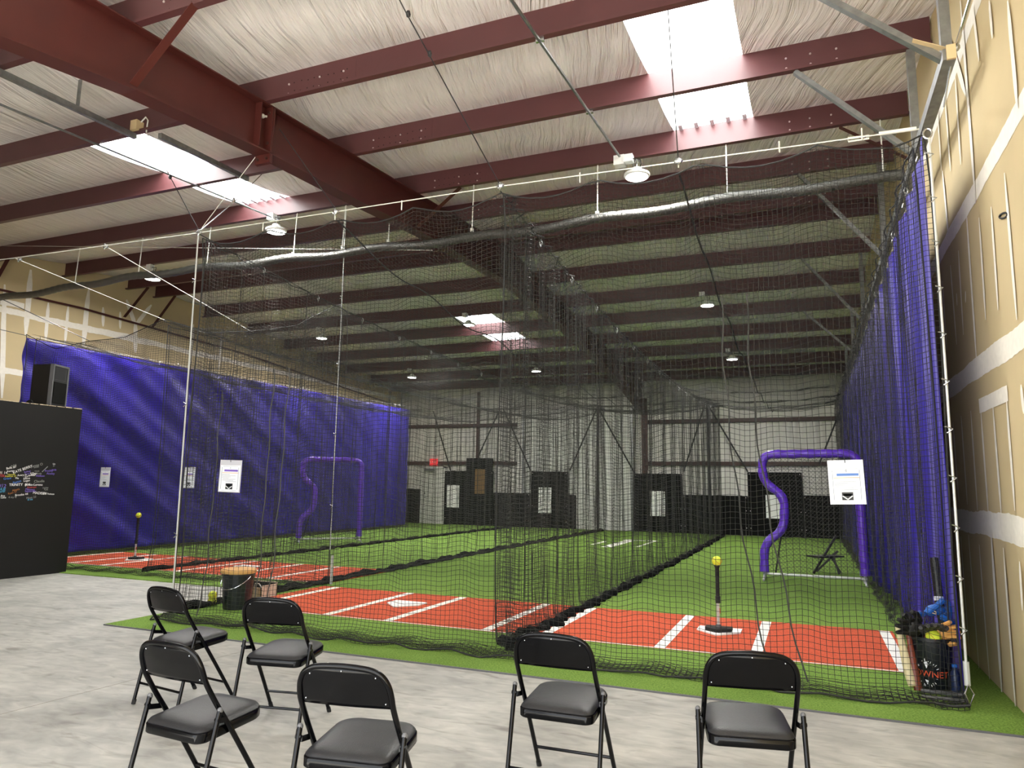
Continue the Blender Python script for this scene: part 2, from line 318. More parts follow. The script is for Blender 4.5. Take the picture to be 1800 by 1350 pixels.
# back wall: quilted white insulation over a steel sheet, with the doorway left out as separate doors
bw = MB(); bw.box(XL, XR, YB, YB+0.15, 0, 5.4)
wall_b = struct('wall_back', bw, 'metalw')
G = []
xs = np.arange(-5.55, 1.26, 0.03); zs = np.array([0.0, 0.3, 0.8, 1.4, 2.0, 2.28, 2.34, 2.6, 3.1, 3.5, 3.72, 3.8, 4.1, 4.5, 5.0])
gy = lambda x, z: YB-0.03-0.05*math.sin(PI*min(1, max(0, ((z-2.32) % 1.45)/1.45)))-0.012*math.sin(x*9+math.sin(z*2)*0.6)-0.008*math.sin(x*31)
qb = MB().grid([[(x, gy(x, z), z) for z in zs] for x in xs])
xs2 = np.arange(-15.15, -9.75, 0.03); qb.grid([[(x, gy(x, z), z) for z in zs] for x in xs2])
struct('insulation_blanket', qb, 'metalw', smooth=True, parent=wall_b)

# ceiling liner, sagging a little between purlins, with openings for the skylights
SKY = [(-1.46, -0.47, 5.71, 8.97), (-8.66, -7.70, 5.71, 8.97), (-8.70, -7.60, 16.2, 19.5)]
cb = MB(); ys_edges = [YF-0.3]+PUR+[YB+0.1]
for y0, y1 in zip(ys_edges[:-1], ys_edges[1:]):
    cuts = sorted([XL-0.1, XR+0.1]+[x for s_ in SKY if s_[2]-0.01 <= y0 and y1 <= s_[3]+0.01 for x in s_[:2]])
    for i in range(0, len(cuts), 2):
        xa, xb_ = cuts[i], cuts[i+1]; nx = max(2, int((xb_-xa)/0.25)); G = []
        for k in range(nx+1):
            x = xa+(xb_-xa)*k/nx; row = []
            for j in range(9):
                f = j/8; y = y0+(y1-y0)*f; sag = 0.06*4*f*(1-f)*(0.8+0.35*math.sin(x*1.7+y0*2.1))
                row.append((x, y, zr(y)+PD-0.003-sag*min(1, (y1-y0)/1.5)))
            G.append(row)
        cb.grid(G)
ceil = struct('ceiling', cb, 'liner', smooth=True)
for i, (xa, xb_, y0, y1) in enumerate(SKY):
    o = struct('window_%d' % (i+1), MB().add([(xa-.03, y0, zr(y0)+PD+.06), (xb_+.03, y0, zr(y0)+PD+.06), (xb_+.03, y1, zr(y1)+PD+.06), (xa-.03, y1, zr(y1)+PD+.06)], [(0, 1, 2, 3)]), 'sky')
    rb = MB()
    for k in range(5): rb.box(xa+(xb_-xa)*(k+.5)/5-.025, xa+(xb_-xa)*(k+.5)/5+.025, y1-.16, y1-.02, zr(y1)+PD-.03, zr(y1)+PD+.05)
    rb.build('closure_strip', 'sleeve', o)

# overhead door and personnel door in the back wall
db = MB()
for k in range(8): db.box(-9.75, -5.72, YB-.09, YB-.03, 0.02+k*.54, 0.02+k*.54+.525)
for x in np.arange(-9.6, -5.72, 0.235): db.box(x, x+.13, YB-.105, YB-.085, 0.02, 4.32)
d1 = struct('door_1', db, 'doorw'); MB().box(-5.74, -5.66, YB-.14, YB-.02, 0, 4.3).box(-9.83, -9.75, YB-.14, YB-.02, 0, 4.3).build('door_track', 'galv', d1)
db = MB().box(-14.02, -13.08, YB-.10, YB-.04, 0.01, 2.12); d2 = struct('door_2', db, 'doorw')
MB().box(-14.1, -14.02, YB-.13, YB-.02, 0, 2.2).box(-13.08, -13.0, YB-.13, YB-.02, 0, 2.2).box(-14.1, -13.0, YB-.13, YB-.02, 2.12, 2.2).build('door_frame', 'doorw', d2)
MB().tube([(-13.9, YB-.1, 1.0), (-13.9, YB-.16, 1.0), (-13.78, YB-.17, 1.0)], .012).build('door_handle', 'grey', d2)
MB().lathe([(.03, 0), (.03, .02)], 12, (-13.9, YB-.12, 1.16), 1).build('deadbolt', 'grey', d2)
MB().box(-13.9, -13.5, YB-.2, YB-.1, 2.02, 2.1).build('door_closer', 'grey', d2)

# turf carpet: front strip plus the deeper lanes
tb = MB()
def slab(mb, pts, z0, z1): mb.prism([(x, y, z0) for x, y in pts], (0, 0, z1-z0))
slab(tb, [(-6.68, 5.43), (XR-.002, 5.43), (XR-.002, YB-.16), (XL+.002, YB-.16), (XL+.002, 8.05), (-6.68, 8.05)], 0.0, 0.012)
tag(tb.build('turf_carpet', 'turf'), 'green artificial turf carpet covering all lanes of the cage', 'turf')
tag(MB().bar((-6.68, 5.425, .006), (XR-.004, 5.425, .006), .014, .012).build('edge_strip', 'grey'), 'thin grey strip along the front edge of the green turf', 'edging')

def batter_mat(name, x0, x1, y0, y1, lines, label):
    m = MB(); slab(m, [(x0, y0), (x1, y0), (x1, y1), (x0, y1)], 0.0125, 0.0185); m.mi = 1
    for x, wd in lines: slab(m, [(x-wd/2, y0+.02), (x+wd/2, y0+.02), (x+wd/2, y1-.02), (x-wd/2, y1-.02)], 0.0186, 0.0196)
    slab(m, [(x0, y0-.012), (x1, y0-.012), (x1, y0+.012), (x0, y0+.012)], 0.0187, 0.0195)
    solo(name, m, ['clay', 'line'], label, 'mat')
batter_mat('batter_box_mat', -6.45, 0.74, 6.83, 8.72, [(0.66, .1), (-0.50, .1), (-1.33, .1), (-2.48, .1), (-3.08, .1), (-4.23, .1), (-5.02, .1), (-6.2, .1)], 'red batter box strip with white lines in the nearer two lanes')
batter_mat('batter_box_mat', -13.1, -6.6, 8.97, 10.86, [(-13.0, .1), (-12.05, .1), (-11.28, .1), (-10.15, .1), (-9.56, .1), (-8.52, .1), (-7.7, .1), (-6.72, .1)], 'red batter box strip with white lines in the farther two lanes')
def home_plate(x, y, label):
    m = MB(); s_ = .216; slab(m, [(x-s_, y+s_), (x-s_, y), (x, y-s_), (x+s_, y), (x+s_, y+s_)], 0.0198, 0.032); solo('home_plate', m, 'white', label, 'home plate', 'home plates on the red strips')
home_plate(-0.92, 7.84, 'white home plate under the black rubber base of the nearer batting tee')
home_plate(-4.62, 7.82, 'bare white home plate on the nearer red strip, no tee on it')
home_plate(-9.05, 9.95, 'bare white home plate on the farther red strip behind the lidded bucket')
home_plate(-11.55, 9.9, 'white home plate under the far batting tee near the purple curtain')
# pitcher's marks in the second lane
m = MB(); 
slab(m, [(-4.86, 17.7), (-4.60, 17.7), (-4.60, 20.6), (-4.86, 20.6)], .0125, .016); slab(m, [(-4.95, 20.4), (-4.0, 20.4), (-4.0, 20.65), (-4.95, 20.65)], .0125, .016)
slab(m, [(-5.3, 18.3), (-5.2, 18.3), (-5.2, 19.6), (-5.3, 19.6)], .0125, .016); slab(m, [(-4.1, 18.2), (-4.02, 18.2), (-4.02, 20.4), (-4.1, 20.4)], .0125, .016)
solo('pitching_marker', m, 'line', 'white pitching lines laid on the turf far down the second lane', 'marker')
# ------------------------------------------------------------------ steel frame
RXC = -5.35
RB = [(-0.5, 4.0), (3.0, 4.62), (4.1, 4.81), (5.75, 4.99), (7.4, 5.10), (9.2, 5.25), (12.5, 5.40)]
RB = RB+[(25-y, z) for y, z in RB[:-1]][::-1]
ra = thing('roof_rafter', 'deep red-brown tapered steel rafter running away from the top left corner', 'beam', (RXC, 5.75, 4.99))
web = MB(); tops = [(RXC-.006, y, zr(y)) for y, z in RB]
web.prism([(RXC-.006, y, z) for y, z in RB]+tops[::-1], (.012, 0, 0)); web.build('web', 'rafter', ra)
tf = MB(); bf = MB()
for (y0, z0), (y1, z1) in zip(RB[:-1], RB[1:]):
    bf.bar((RXC, y0, z0), (RXC, y1, z1), .20, .016); tf.bar((RXC, y0, zr(y0)-.008), (RXC, y1, zr(y1)-.008), .20, .014)
bf.build('bottom_flange', 'rafter', ra); tf.build('top_flange', 'rafter', ra)
for dy, nm in ((-.012, 0), (.012, 1)):
    mb = MB().box(RXC-.1, RXC+.1, 5.78+dy-.010, 5.78+dy+.010, 4.88, zr(5.78)-.01); mb.mi = 1
    for z in (4.93, 5.10, 5.45):
        for dx in (-.06, .06): mb.lathe([(.016, 5.78+dy*2.6-.012), (.016, 5.78+dy*2.6+.012)], 8, (RXC+dx, 0, z), 1)
    mb.build('splice_plate', ['rafter', 'girt'], ra)
MB().box(RXC+.006, RXC+.09, 5.60, 5.612, 5.0, zr(5.6)-.02).build('stiffener', 'rafter', ra)
q0 = on(0, RXC+.02, 462, 204); q1 = on(0, RXC+.02, 477, 206)
MB().bar(q0, q1, .02, .02).ball(q0, .025, 10).build('eye_bolt', 'cable', ra)
mb = MB()
mb.box(RXC-.012+.1, RXC+.112, 24.86, 24.96, 0.013, 4.6); mb.box(RXC, RXC+.2, 24.85, 24.865, 0.013, 4.6); mb.box(RXC, RXC+.2, 24.95, 24.965, 0.013, 4.6)
solo('steel_column', mb, 'girt', 'dark red steel column standing against the back wall under the rafter', 'column')
mb = MB(); mb.box(-11.72, -11.60, 24.87, 24.93, 0.013, zr(24.8)-.02); solo('steel_column', mb, 'girt', 'slim dark column on the back wall above the taller black board', 'column')

ORD = ['nearest', 'second', 'third', 'fourth', 'fifth', 'sixth', 'seventh', 'eighth', 'ninth', 'tenth', 'eleventh', 'twelfth', 'thirteenth', 'fourteenth']
EXTRA = {0: ', at the top left corner', 1: ', above the rafter splice', 2: ', between the near skylight panes', 3: ', beyond the near skylights', 4: ', beyond the silver duct',
         5: ', first of the ridge pair', 6: ', second of the ridge pair'}
for i, y in enumerate(PUR[2:]):
    p_ = thing('roof_purlin', '%s red-brown roof purlin counting away from the camera%s' % (ORD[i], EXTRA.get(i, ', beyond the ridge')), 'beam', (RXC, y, zr(y)), group='roof purlins')
    z0 = zr(y); z1 = z0+PD; sgn = -1 if y < RIDGE else -1
    prof = [(y-.065, z0+.026), (y-.067, z0+.026), (y-.067, z0), (y+.003, z0), (y+.003, z1-.003), (y+.06, z1-.003), (y+.06, z1), (y, z1), (y, z0+.003), (y-.064, z0+.003)]
    xa, xb_ = XL+.02, XR-.02
    MB().prism([(xa, a, c) for a, c in prof], (xb_-xa, 0, 0)).build('z_section', 'purlin', p_)
    if i < 8:
        MB().box(RXC-1.2, RXC+1.2, y-.0035, y-.0005, z0+.03, z1-.01).build('lap_plate', 'purlin', p_); hb = MB(); b0 = None
        # lapped ends beside the rafter with bolts and spare punched holes
        for xc in (RXC+.35, RXC+.75, RXC+1.05, RXC-.75, RXC-1.05, -.05, .18, .42):
            for z in (z0+.06, z0+.17):
                if i > 5: continue
                if b0 is None: b0 = MB().lathe([(.011, -.012), (.011, -.003)], 8, (0, 0, 0), 1).build('bolt', 'bolt', p_, local=True); bo_ = b0
                else: bo_ = b0.copy(); C.objects.link(bo_); bo_.parent = p_
                bo_.location = (xc-RXC, 0, z-zr(y))
        for k in range(9):
            for z in (z0+.08, z0+.18): hb.lathe([(.008, y-.0045), (.008, y)], 8, (RXC+.42+k*.085+random.uniform(-.01, .01), 0, z+random.uniform(-.01, .01)), 1)
        hb.build('bolt_hole_pattern', 'hole', p_)

def brace(name, a, b, label, mt='rafter', wd=.05, group=None, cat='brace'):
    m_ = MB(); a = np.array(a); b = np.array(b); m_.bar(a, b, wd, .006); t = (b-a)/np.linalg.norm(b-a)
    x = np.cross(t, (0, 1, 0)); m_.bar(a+(0, -.025, 0), b+(0, -.025, 0), .006, .05, up=(0, 1, 0) if abs(t[1]) < .9 else (0, 0, 1))
    solo(name, m_, mt, label, cat, group)
brace('flange_brace', (RXC+.08, 4.09, 4.84), (-4.59, 4.06, 5.40), 'red angle brace from the nearest purlin down to the rafter')
brace('flange_brace', (RXC+.08, 8.97, 5.27), (-4.55, 8.94, 5.78), 'red angle brace at the rafter beside the silver duct, seen through netting')
brace('flange_brace', (RXC-.08, 4.09, 4.84), (-6.10, 4.06, 5.40), 'red angle brace left of the rafter at the top left corner')
brace('flange_brace', (XL+.02, 12.12, 5.38), (XL+.75, 12.10, 6.05), 'dark red brace against the left wall, nearer of two above the curtain')
brace('flange_brace', (XL+.02, 12.92, 5.28), (XL+.75, 12.90, 6.05), 'dark red brace against the left wall, farther of two above the curtain')
brace('flange_brace', (XL+.02, 8.97, 5.05), (XL+.6, 8.95, 5.82), 'dark red brace on the left wall at the left picture edge')
brace('flange_brace', (.50, 8.95, 5.78), (XR-.03, 8.97, 5.25), 'thin red brace from third purlin down toward the right wall')
solo('conduit', MB().tube([(XL+.05, 7.5, 5.25), (XL+.05, 11, 5.33), (XL+.05, 16, 5.2), (XL+.05, 24.8, 4.6)], .025), 'rafter', 'dark pipe running along the left drywall above the purple curtain', 'pipe')

# girts on the back wall
for z, nm in ((3.77, 'upper'), (2.33, 'lower')):
    for x0, x1, sd in ((-5.2, XR-.02, 'behind the two right lanes'), (-15.1, -10.05, 'behind the two left lanes')):
        m_ = MB(); m_.box(x0, x1, 24.93, 24.95, z-.07, z+.07); m_.box(x0, x1, 24.86, 24.94, z-.07, z-.062); m_.box(x0, x1, 24.86, 24.866, z-.07, z-.045)
        solo('wall_girt', m_, 'girt', '%s dark red rail along the back wall %s' % (nm, sd), 'beam', 'wall girts')
for k in range(3):
    x = -15.05+k*.12
solo('timber_stud', MB().box(-14.95, -14.74, 24.78, 24.86, 0.013, 4.2), 'wood', 'brown plywood strip at the left end of the back wall', 'board')

# galvanised net support frame on the right
fr = thing('net_support_frame', 'galvanized steel strut frame hanging by the right wall at the cage top', 'frame', (1.05, 5.7, 4.62))
MB().bar((1.06, 5.62, 4.60), (1.06, 24.0, 4.60), .085, .085).build('rail', 'galv', fr)
for y in (5.72, 7.33, 10.52, 14.55, 17.84, 21.1):
    MB().bar((1.06, y, 4.64), (1.06, y, zr(y)), .07, .07, up=(0, 1, 0)).build('hanger', 'galv', fr)
    if y < 18: MB().bar((1.03, y, 4.62), (0.03, y-.02, zr(y)-.005), .06, .045).build('diagonal_strut', 'galv', fr)
MB().box(1.04, 1.10, 5.60, 5.618, 4.55, 4.66).bar((.84, 5.66, 4.78), (1.05, 5.66, 4.66), .05, .004).build('end_bracket', 'amber', fr)
tag(MB().tube([(1.12, 5.1, 4.72), (1.11, 5.66, 4.66)], .012).ball((1.11, 5.66, 4.66), .03, 10).tube([(1.09, 5.66, 4.63), (1.06, 5.95, 4.36)], .008).build('tie_rod', 'steel'), 'bright tie rod with shackle at the near end of the strut rail', 'rod')

# strut channel and conduits at the upper left and centre
us = thing('strut_channel', 'grey strut channel hung left of the big rafter near the top left', 'channel', (-7.05, 5.0, 5.4))
a, b_ = on(1, 3.6, 0, 118), np.array((-7.15, 5.62, 5.45)); a = np.array((-6.95, 3.3, 5.24))
MB().bar(a, b_, .05, .06).build('rail', 'galv', us)
MB().bar((-7.08, 4.85, 5.38), (-7.08, 4.85, 5.76), .045, .012, up=(0, 1, 0)).build('drop_bracket', 'galv', us)
solo('strut_channel', MB().bar((-6.87, 5.72, 5.46), (-7.0, 7.28, 5.60), .05, .06), 'galv', 'dark strut channel spanning between second and third purlins left of the rafter', 'channel')
solo('conduit', MB().tube([(-7.75, 3.0, 5.27), (-7.85, 5.7, 5.50), (-7.9, 7.3, 5.63), (-7.8, 8.85, 5.68)], .014), 'galv', 'thin conduit crossing below the left skylight to the near left lamp', 'pipe')
cd = thing('conduit', 'straight silver conduit running to the near right lamp under the ceiling', 'pipe', (-2.12, 5.7, 5.5))
MB().tube([(-2.12, 3.3, 5.30), (-2.12, 8.72, 5.74)], .016).build('tube', 'galv', cd)
for y in PUR[2:5]: MB().bar((-2.16, y-.03, zr(y)-.012), (-2.08, y-.03, zr(y)-.012), .03, .05).build('strap', 'steel', cd)
MB().box(-2.2, -2.06, 8.68, 8.80, 5.63, 5.76).build('junction_box', 'lampbody', cd)
jb = thing('junction_box', 'small tan box with cable loop on second purlin left of rafter', 'box', (-7.17, 5.6, 5.6))
c_ = on(1, 5.66, 242, 223); MB().box(c_[0]-.05, c_[0]+.05, 5.60, 5.70, c_[2]-.06, c_[2]+.06).build('body', 'amber', jb)
MB().tube([(c_[0]+.05, 5.66, c_[2]+.05), (c_[0]+.12, 5.66, c_[2]+.1), (c_[0]+.16, 5.66, c_[2]+.05), (c_[0]+.15, 5.66, c_[2]-.1)], .008).build('cable_loop', 'cable', jb)

# silver flexible duct on white rods
dp = []; xs = np.arange(-15.1, 1.22, .08)
for x in xs: dp.append((x, 8.93+.02*math.sin(x*1.3), 5.06-.03+.035*math.cos((x+.8)*2*PI/1.72)*.6+.04*math.sin(x*.55+1)))
du = thing('air_duct', 'long silver flexible duct sagging between white rods across the cage ceiling', 'duct', (-5, 8.95, 5.05))
MB().tube(dp, [.064+.004*math.sin(x*38) for x in xs], 14).build('duct_hose', 'duct', du, True)
for x in (.94, -.81, -2.49, -4.35, -5.75, -6.58, -7.52, -9.35, -10.95, -12.58):
    MB().tube([(x, 8.93, 5.10), (x, 8.96, zr(8.96)+.02)], .009, 6).box(x-.02, x+.02, 8.91, 8.95, 5.08, 5.13).build('hanger_rod', 'cable', du)

# high bay lamps
def lamp(x, y, z, label):
    t = thing('high_bay_lamp', label, 'lamp', (x, y, z), group='round high bay lamps')
    MB().lathe([(.06, .0), (.15, .0), (.165, .012), (.165, .04), (.14, .055), (.08, .07), (.06, .12), (.03, .13)], 28).build('housing', 'lampbody', t, True, local=True)
    MB().lathe([(.142, -.004), (.142, -.001)], 28).build('lens', 'lens', t, local=True)
    MB().tube([(0, 0, .12), (0, 0, .17), (.02, 0, .20), (0, 0, .24), (-.02, 0, .2), (0, 0, .17)], .006, 6).build('hook', 'steel', t, local=True)
    MB().box(-.17, -.05, -.04, .06, .22, .32).build('driver_box', 'lampbody', t, local=True)
    MB().tube([(-.05, 0, .26), (.04, .03, .25), (.06, 0, .17), (.02, 0, .1)], .007, 6).build('cord', 'plastic', t, local=True)
    yp = min(PUR, key=lambda v: abs(v-y)); MB().bar((-.11, .01, .31), (-.11, yp-y-.03, zr(yp)-z-.005), .03, .02).build('mount_arm', 'steel', t, local=True)
    ld = bpy.data.lights.new('bulb', 'AREA'); ld.shape = 'DISK'; ld.size = .28; ld.energy = LAMP_W; ld.color = (1, .97, .92)
    lo = bpy.data.objects.new('bulb', ld); C.objects.link(lo); lo.parent = t; lo.location = (0, 0, -.012)
lamp(-1.9, 8.71, 5.43, 'round lit lamp at the end of the straight conduit, nearest on the right')
lamp(-7.73, 8.73, 5.43, 'round lit lamp just beyond the near left skylight')
lamp(-12.33, 10.4, 5.57, 'round lit lamp near the left drywall, above the purple curtain')
lamp(-12.36, 16.03, 5.45, 'round lit lamp halfway down the farthest lane, seen through netting')
lamp(-7.75, 15.85, 5.45, 'round lit lamp hanging in front of the far skylight')
lamp(-1.92, 15.82, 5.46, 'round lit lamp halfway down the nearest lane, seen through netting')
lamp(-12.26, 20.83, 5.05, 'round lit lamp deepest in the hall above the farthest lane')
lamp(-7.79, 20.82, 5.05, 'round lit lamp deepest in the hall, below the far skylight')
lamp(-1.86, 20.58, 5.07, 'round lit lamp deepest in the hall above the nearest lane')

# ------------------------------------------------------------------ cables, poles, hanging wires
def sagline(a, b, sag, n=24):
    a, b = np.array(a, float), np.array(b, float)
    return [tuple(a+(b-a)*i/n-np.array((0, 0, sag*4*(i/n)*(1-i/n)))) for i in range(n+1)]
NET_Z = 4.28
fc = thing('support_cable', 'white coated cable along the cage front with turnbuckle at right corner', 'cable', (.88, 6.05, 4.27))
MB().tube([(.90, 6.05, 4.26), (-2.65, 6.05, 4.33), (-6.48, 6.05, 4.34), (-9.64, 5.98, 4.36), (XL+.02, 5.9, 4.5)], .0055, 6).build('cable', 'cable', fc)
MB().tube([(.88, 6.03, 4.26), (.62, 6.04, 4.268)], .016, 8).tube([(.55, 6.05, 4.27), (.40, 6.05, 4.275), (.40, 6.06, 4.25), (.55, 6.06, 4.25)], .008, 6, True).build('turnbuckle', 'cable', fc)
for x, z in ((-2.65, 4.33), (-6.48, 4.34), (-4.56, 4.33), (-.95, 4.30), (-8.02, 4.35), (-9.64, 4.36)):
    MB().ball((x, 6.04, z), .028, 8, (1.5, 1, 1)).tube([(x, 6.03, z+.03), (x+.03, 6.03, z), (x, 6.03, z-.04), (x-.03, 6.03, z)], .006, 5, True).build('clamp', 'steel', fc)
for x in (-1.85, -.95, -.12, .5, -3.75, -4.57, -5.54):
    MB().tube([(x, 6.045, 4.34), (x, 6.045, 4.24)], .006, 5).build('snap_hook', 'cable', fc)
def depth_cable(x, y0, y1, z0, z1, sag, label, clips=True, m_='wire'):
    t = thing('support_cable', label, 'cable', (x, y0, z0)); pts = sagline((x, y0, z0), (x, y1, z1), sag)
    MB().tube(pts, .006, 5).build('cable', m_, t)
    if clips:
        n = 16
        for k in range(1, n):
            f = k/n; z = z0+(z1-z0)*f-sag*4*f*(1-f); y = y0+(y1-y0)*f
            MB().tube([(x, y, z+.015), (x+.016, y, z-.02), (x, y, z-.07), (x-.016, y, z-.02)], .007, 5, True).build('snap_hook', 'pole', t)
    return t
depth_cable(-2.65, 6.05, 24.3, 4.28, 4.15, .48, 'dark cable with snap hooks between the first and second lanes')
depth_cable(-6.52, 6.05, 24.3, 4.34, 4.2, .38, 'dark cable with snap hooks between the second and third lanes')
depth_cable(-9.85, 8.6, 24.3, 4.10, 4.1, .22, 'dark cable with snap hooks between third and farthest lanes', clips=False)
depth_cable(.93, 6.05, 24.3, 4.27, 4.1, .12, 'dark cable along the top of the right purple curtain')
depth_cable(-13.2, 8.55, 24.3, 4.07, 4.3, .05, 'white cable along the top of the left purple curtain', m_='cable')
solo('support_cable', MB().tube([(XL+.02, 24.5, 4.32), (XR-.02, 24.5, 4.32)], .008, 6), 'wire', 'dark cable across the back of all lanes before the back wall', 'cable')
def wire(name, pts, label, m_='wire', r=.0055, knots=(), cat='wire'):
    t = MB().tube(pts, r, 6)
    for k in knots:
        a, b_ = np.array(pts[0], float), np.array(pts[-1], float); p = a+(b_-a)*k; t.ball(p, .02, 8, (1, 1, 1.6))
    solo(name, t, m_, label, cat)
wire('hanger_wire', [(-2.79, 3.9, 5.35), (-2.70, 4.3, 5.02), (-2.66, 6.03, 4.36)], 'dark slanting wire from ceiling to the cage front middle corner', knots=(.25, .4))
wire('hanger_wire', [(-.96, 5.70, 5.52), (-.95, 6.03, 4.32)], 'dark wire hanging from the second purlin below the near right skylight')
wire('hanger_wire', [(-5.25, 5.88, 5.32), (-4.56, 6.03, 4.36)], 'dark slanting wire from the rafter splice to the cage front')
wire('hanger_wire', [(-7.06, 5.71, 5.50), (-6.49, 6.03, 4.38)], 'slanting wire from the near left skylight to the left front pole', knots=(.45,))
wire('hanger_wire', [(-6.72, 7.25, 5.62), (-6.62, 6.7, 5.0), (-6.49, 6.07, 4.38)], 'near vertical wire with hook above the left front pole', 'steel', knots=(.5,))
wire('hanger_wire', [tuple(on(0, RXC-.1, 452, 272)), (-6.45, 6.05, 4.40)], 'thin pale wire from the rafter flange to the left front pole', 'cable', .004)
wire('hanger_wire', [tuple(on(1, 8.9, 0, 432)), tuple(on(1, 8.9, 760, 440))], 'thin level wire strung across behind the left front corner', 'cable', .004)
wire('hanger_wire', [(-8.02, 6.05, 4.35), (-7.98, 8.58, 3.80)], 'pale guy wire to the top of third lane front net', 'cable', .0045)
wire('hanger_wire', [(-9.64, 5.98, 4.36), (-9.78, 8.58, 4.10)], 'pale guy wire to net peak between third and farthest lanes', 'cable', .0045)
wire('hanger_wire', [tuple(on(1, 6.2, -40, 505)), (-11.55, 8.57, 3.87)], 'lower left guy wire to the farthest lane front net', 'wire', .006)
wire('hanger_wire', [tuple(on(1, 7.0, -40, 570)), (-13.2, 8.55, 4.07)], 'guy wire reaching the top corner of the left purple curtain', 'wire', .006)
def pole(x, y, z0, z1, x1, label, hooks=0, rad=.009):
    t = thing('net_pole', label, 'pole', (x, y, z0))
    MB().tube([(x, y, z0), (x1, y, z1)], rad, 8).build('tube', 'pole', t)
    for k in range(hooks):
        f = (k+.6)/hooks; p = np.array((x+(x1-x)*f, y, z0+(z1-z0)*f))
        MB().tube([p+(-.03, -.012, .02), p+(.02, -.018, .0), p+(-.02, -.018, -.03)], .005, 5).build('snap_hook', 'steel', t)
    return t
pr = pole(.955, 6.02, .30, 4.16, .96, 'tall silver pole with snap hooks at the right front corner', 11)
MB().tube([(.955, 6.02, .30), (.955, 6.02, .14)], .02, 8).build('sleeve', 'pole', pr)
MB().tube([(.955, 6.0, .15), (.985, 5.99, .09), (.955, 5.98, .02), (.93, 5.99, .09)], .007, 6, True).build('shackle', 'steel', pr)
MB().tube([(.95+.03*math.cos(a), 6.02, 4.2+.04*math.sin(a)) for a in np.linspace(0, 2*PI, 12, endpoint=False)], .008, 6, True).build('eye_ring', 'steel', pr)
pl = pole(-6.44, 6.04, .012, 4.34, -6.49, 'tall silver pole at the left front corner of the second lane', 3)
MB().ball((-6.44, 6.03, .06), .04, 10).box(-6.5, -6.38, 6.0, 6.08, .012, .05).build('foot_clamp', 'steel', pl)
p2 = pole(-6.52, 8.92, .5, 5.78, -6.54, 'thin pale hanger rod where the second and third lanes meet', 5, .007)
MB().tube([(-6.5, 8.95, .012), (-6.5, 8.95, .42)], .022, 8).build('ground_post', 'pole', p2)

# ------------------------------------------------------------------ nets
NETM = M['net']; M['seamrope'] = mat('grey_seam_rope', (62, 62, 60), .7)
def strands_np(P, r):
    P = np.asarray(P, float); T = np.gradient(P, axis=1); T /= np.linalg.norm(T, axis=2, keepdims=True)+1e-9
    ref = np.array((.31, .52, .79)); ref /= np.linalg.norm(ref)
    a = np.cross(T, ref); a /= np.linalg.norm(a, axis=2, keepdims=True)+1e-9; b = np.cross(T, a)
    V = np.stack([P+r*(math.cos(2*PI*k/3)*a+math.sin(2*PI*k/3)*b) for k in range(3)], 2)
    Ln, S = P.shape[:2]; idx = np.arange(Ln*S*3).reshape(Ln, S, 3)
    A = idx[:, :-1, :]; B = idx[:, 1:, :]; A2 = np.roll(A, -1, 2); B2 = np.roll(B, -1, 2)
    return V.reshape(-1, 3), np.stack([A, A2, B2, B], -1).reshape(-1, 4)
def net_mesh(name, groups, r, parent):
    Vs = []; Fs = []; o = 0; off = np.array(parent['_o'])
    for P in groups:
        v, f = strands_np(P, r); Vs.append(v-off); Fs.append(f+o); o += len(v)
    V = np.concatenate(Vs).astype(np.float32); F = np.concatenate(Fs).astype(np.int32)
    me = bpy.data.meshes.new(name); me.vertices.add(len(V)); me.vertices.foreach_set('co', V.ravel())
    me.loops.add(F.size); me.loops.foreach_set('vertex_index', F.ravel()); me.polygons.add(len(F))
    me.polygons.foreach_set('loop_start', np.arange(0, F.size, 4, dtype=np.int32)); me.update(calc_edges=True)
    me.materials.append(NETM); ob = bpy.data.objects.new(name, me); C.objects.link(ob); ob.parent = parent
    return ob
CELL, RC = 0.0445, 0.0021
def resample(pl, step):
    pl = np.array(pl, float); d = np.r_[0, np.cumsum(np.linalg.norm(np.diff(pl, axis=0), axis=1))]
    n = max(2, int(round(d[-1]/step))+1); s = np.linspace(0, d[-1], n)
    return s, np.stack([np.interp(s, d, pl[:, k]) for k in range(2)], 1)
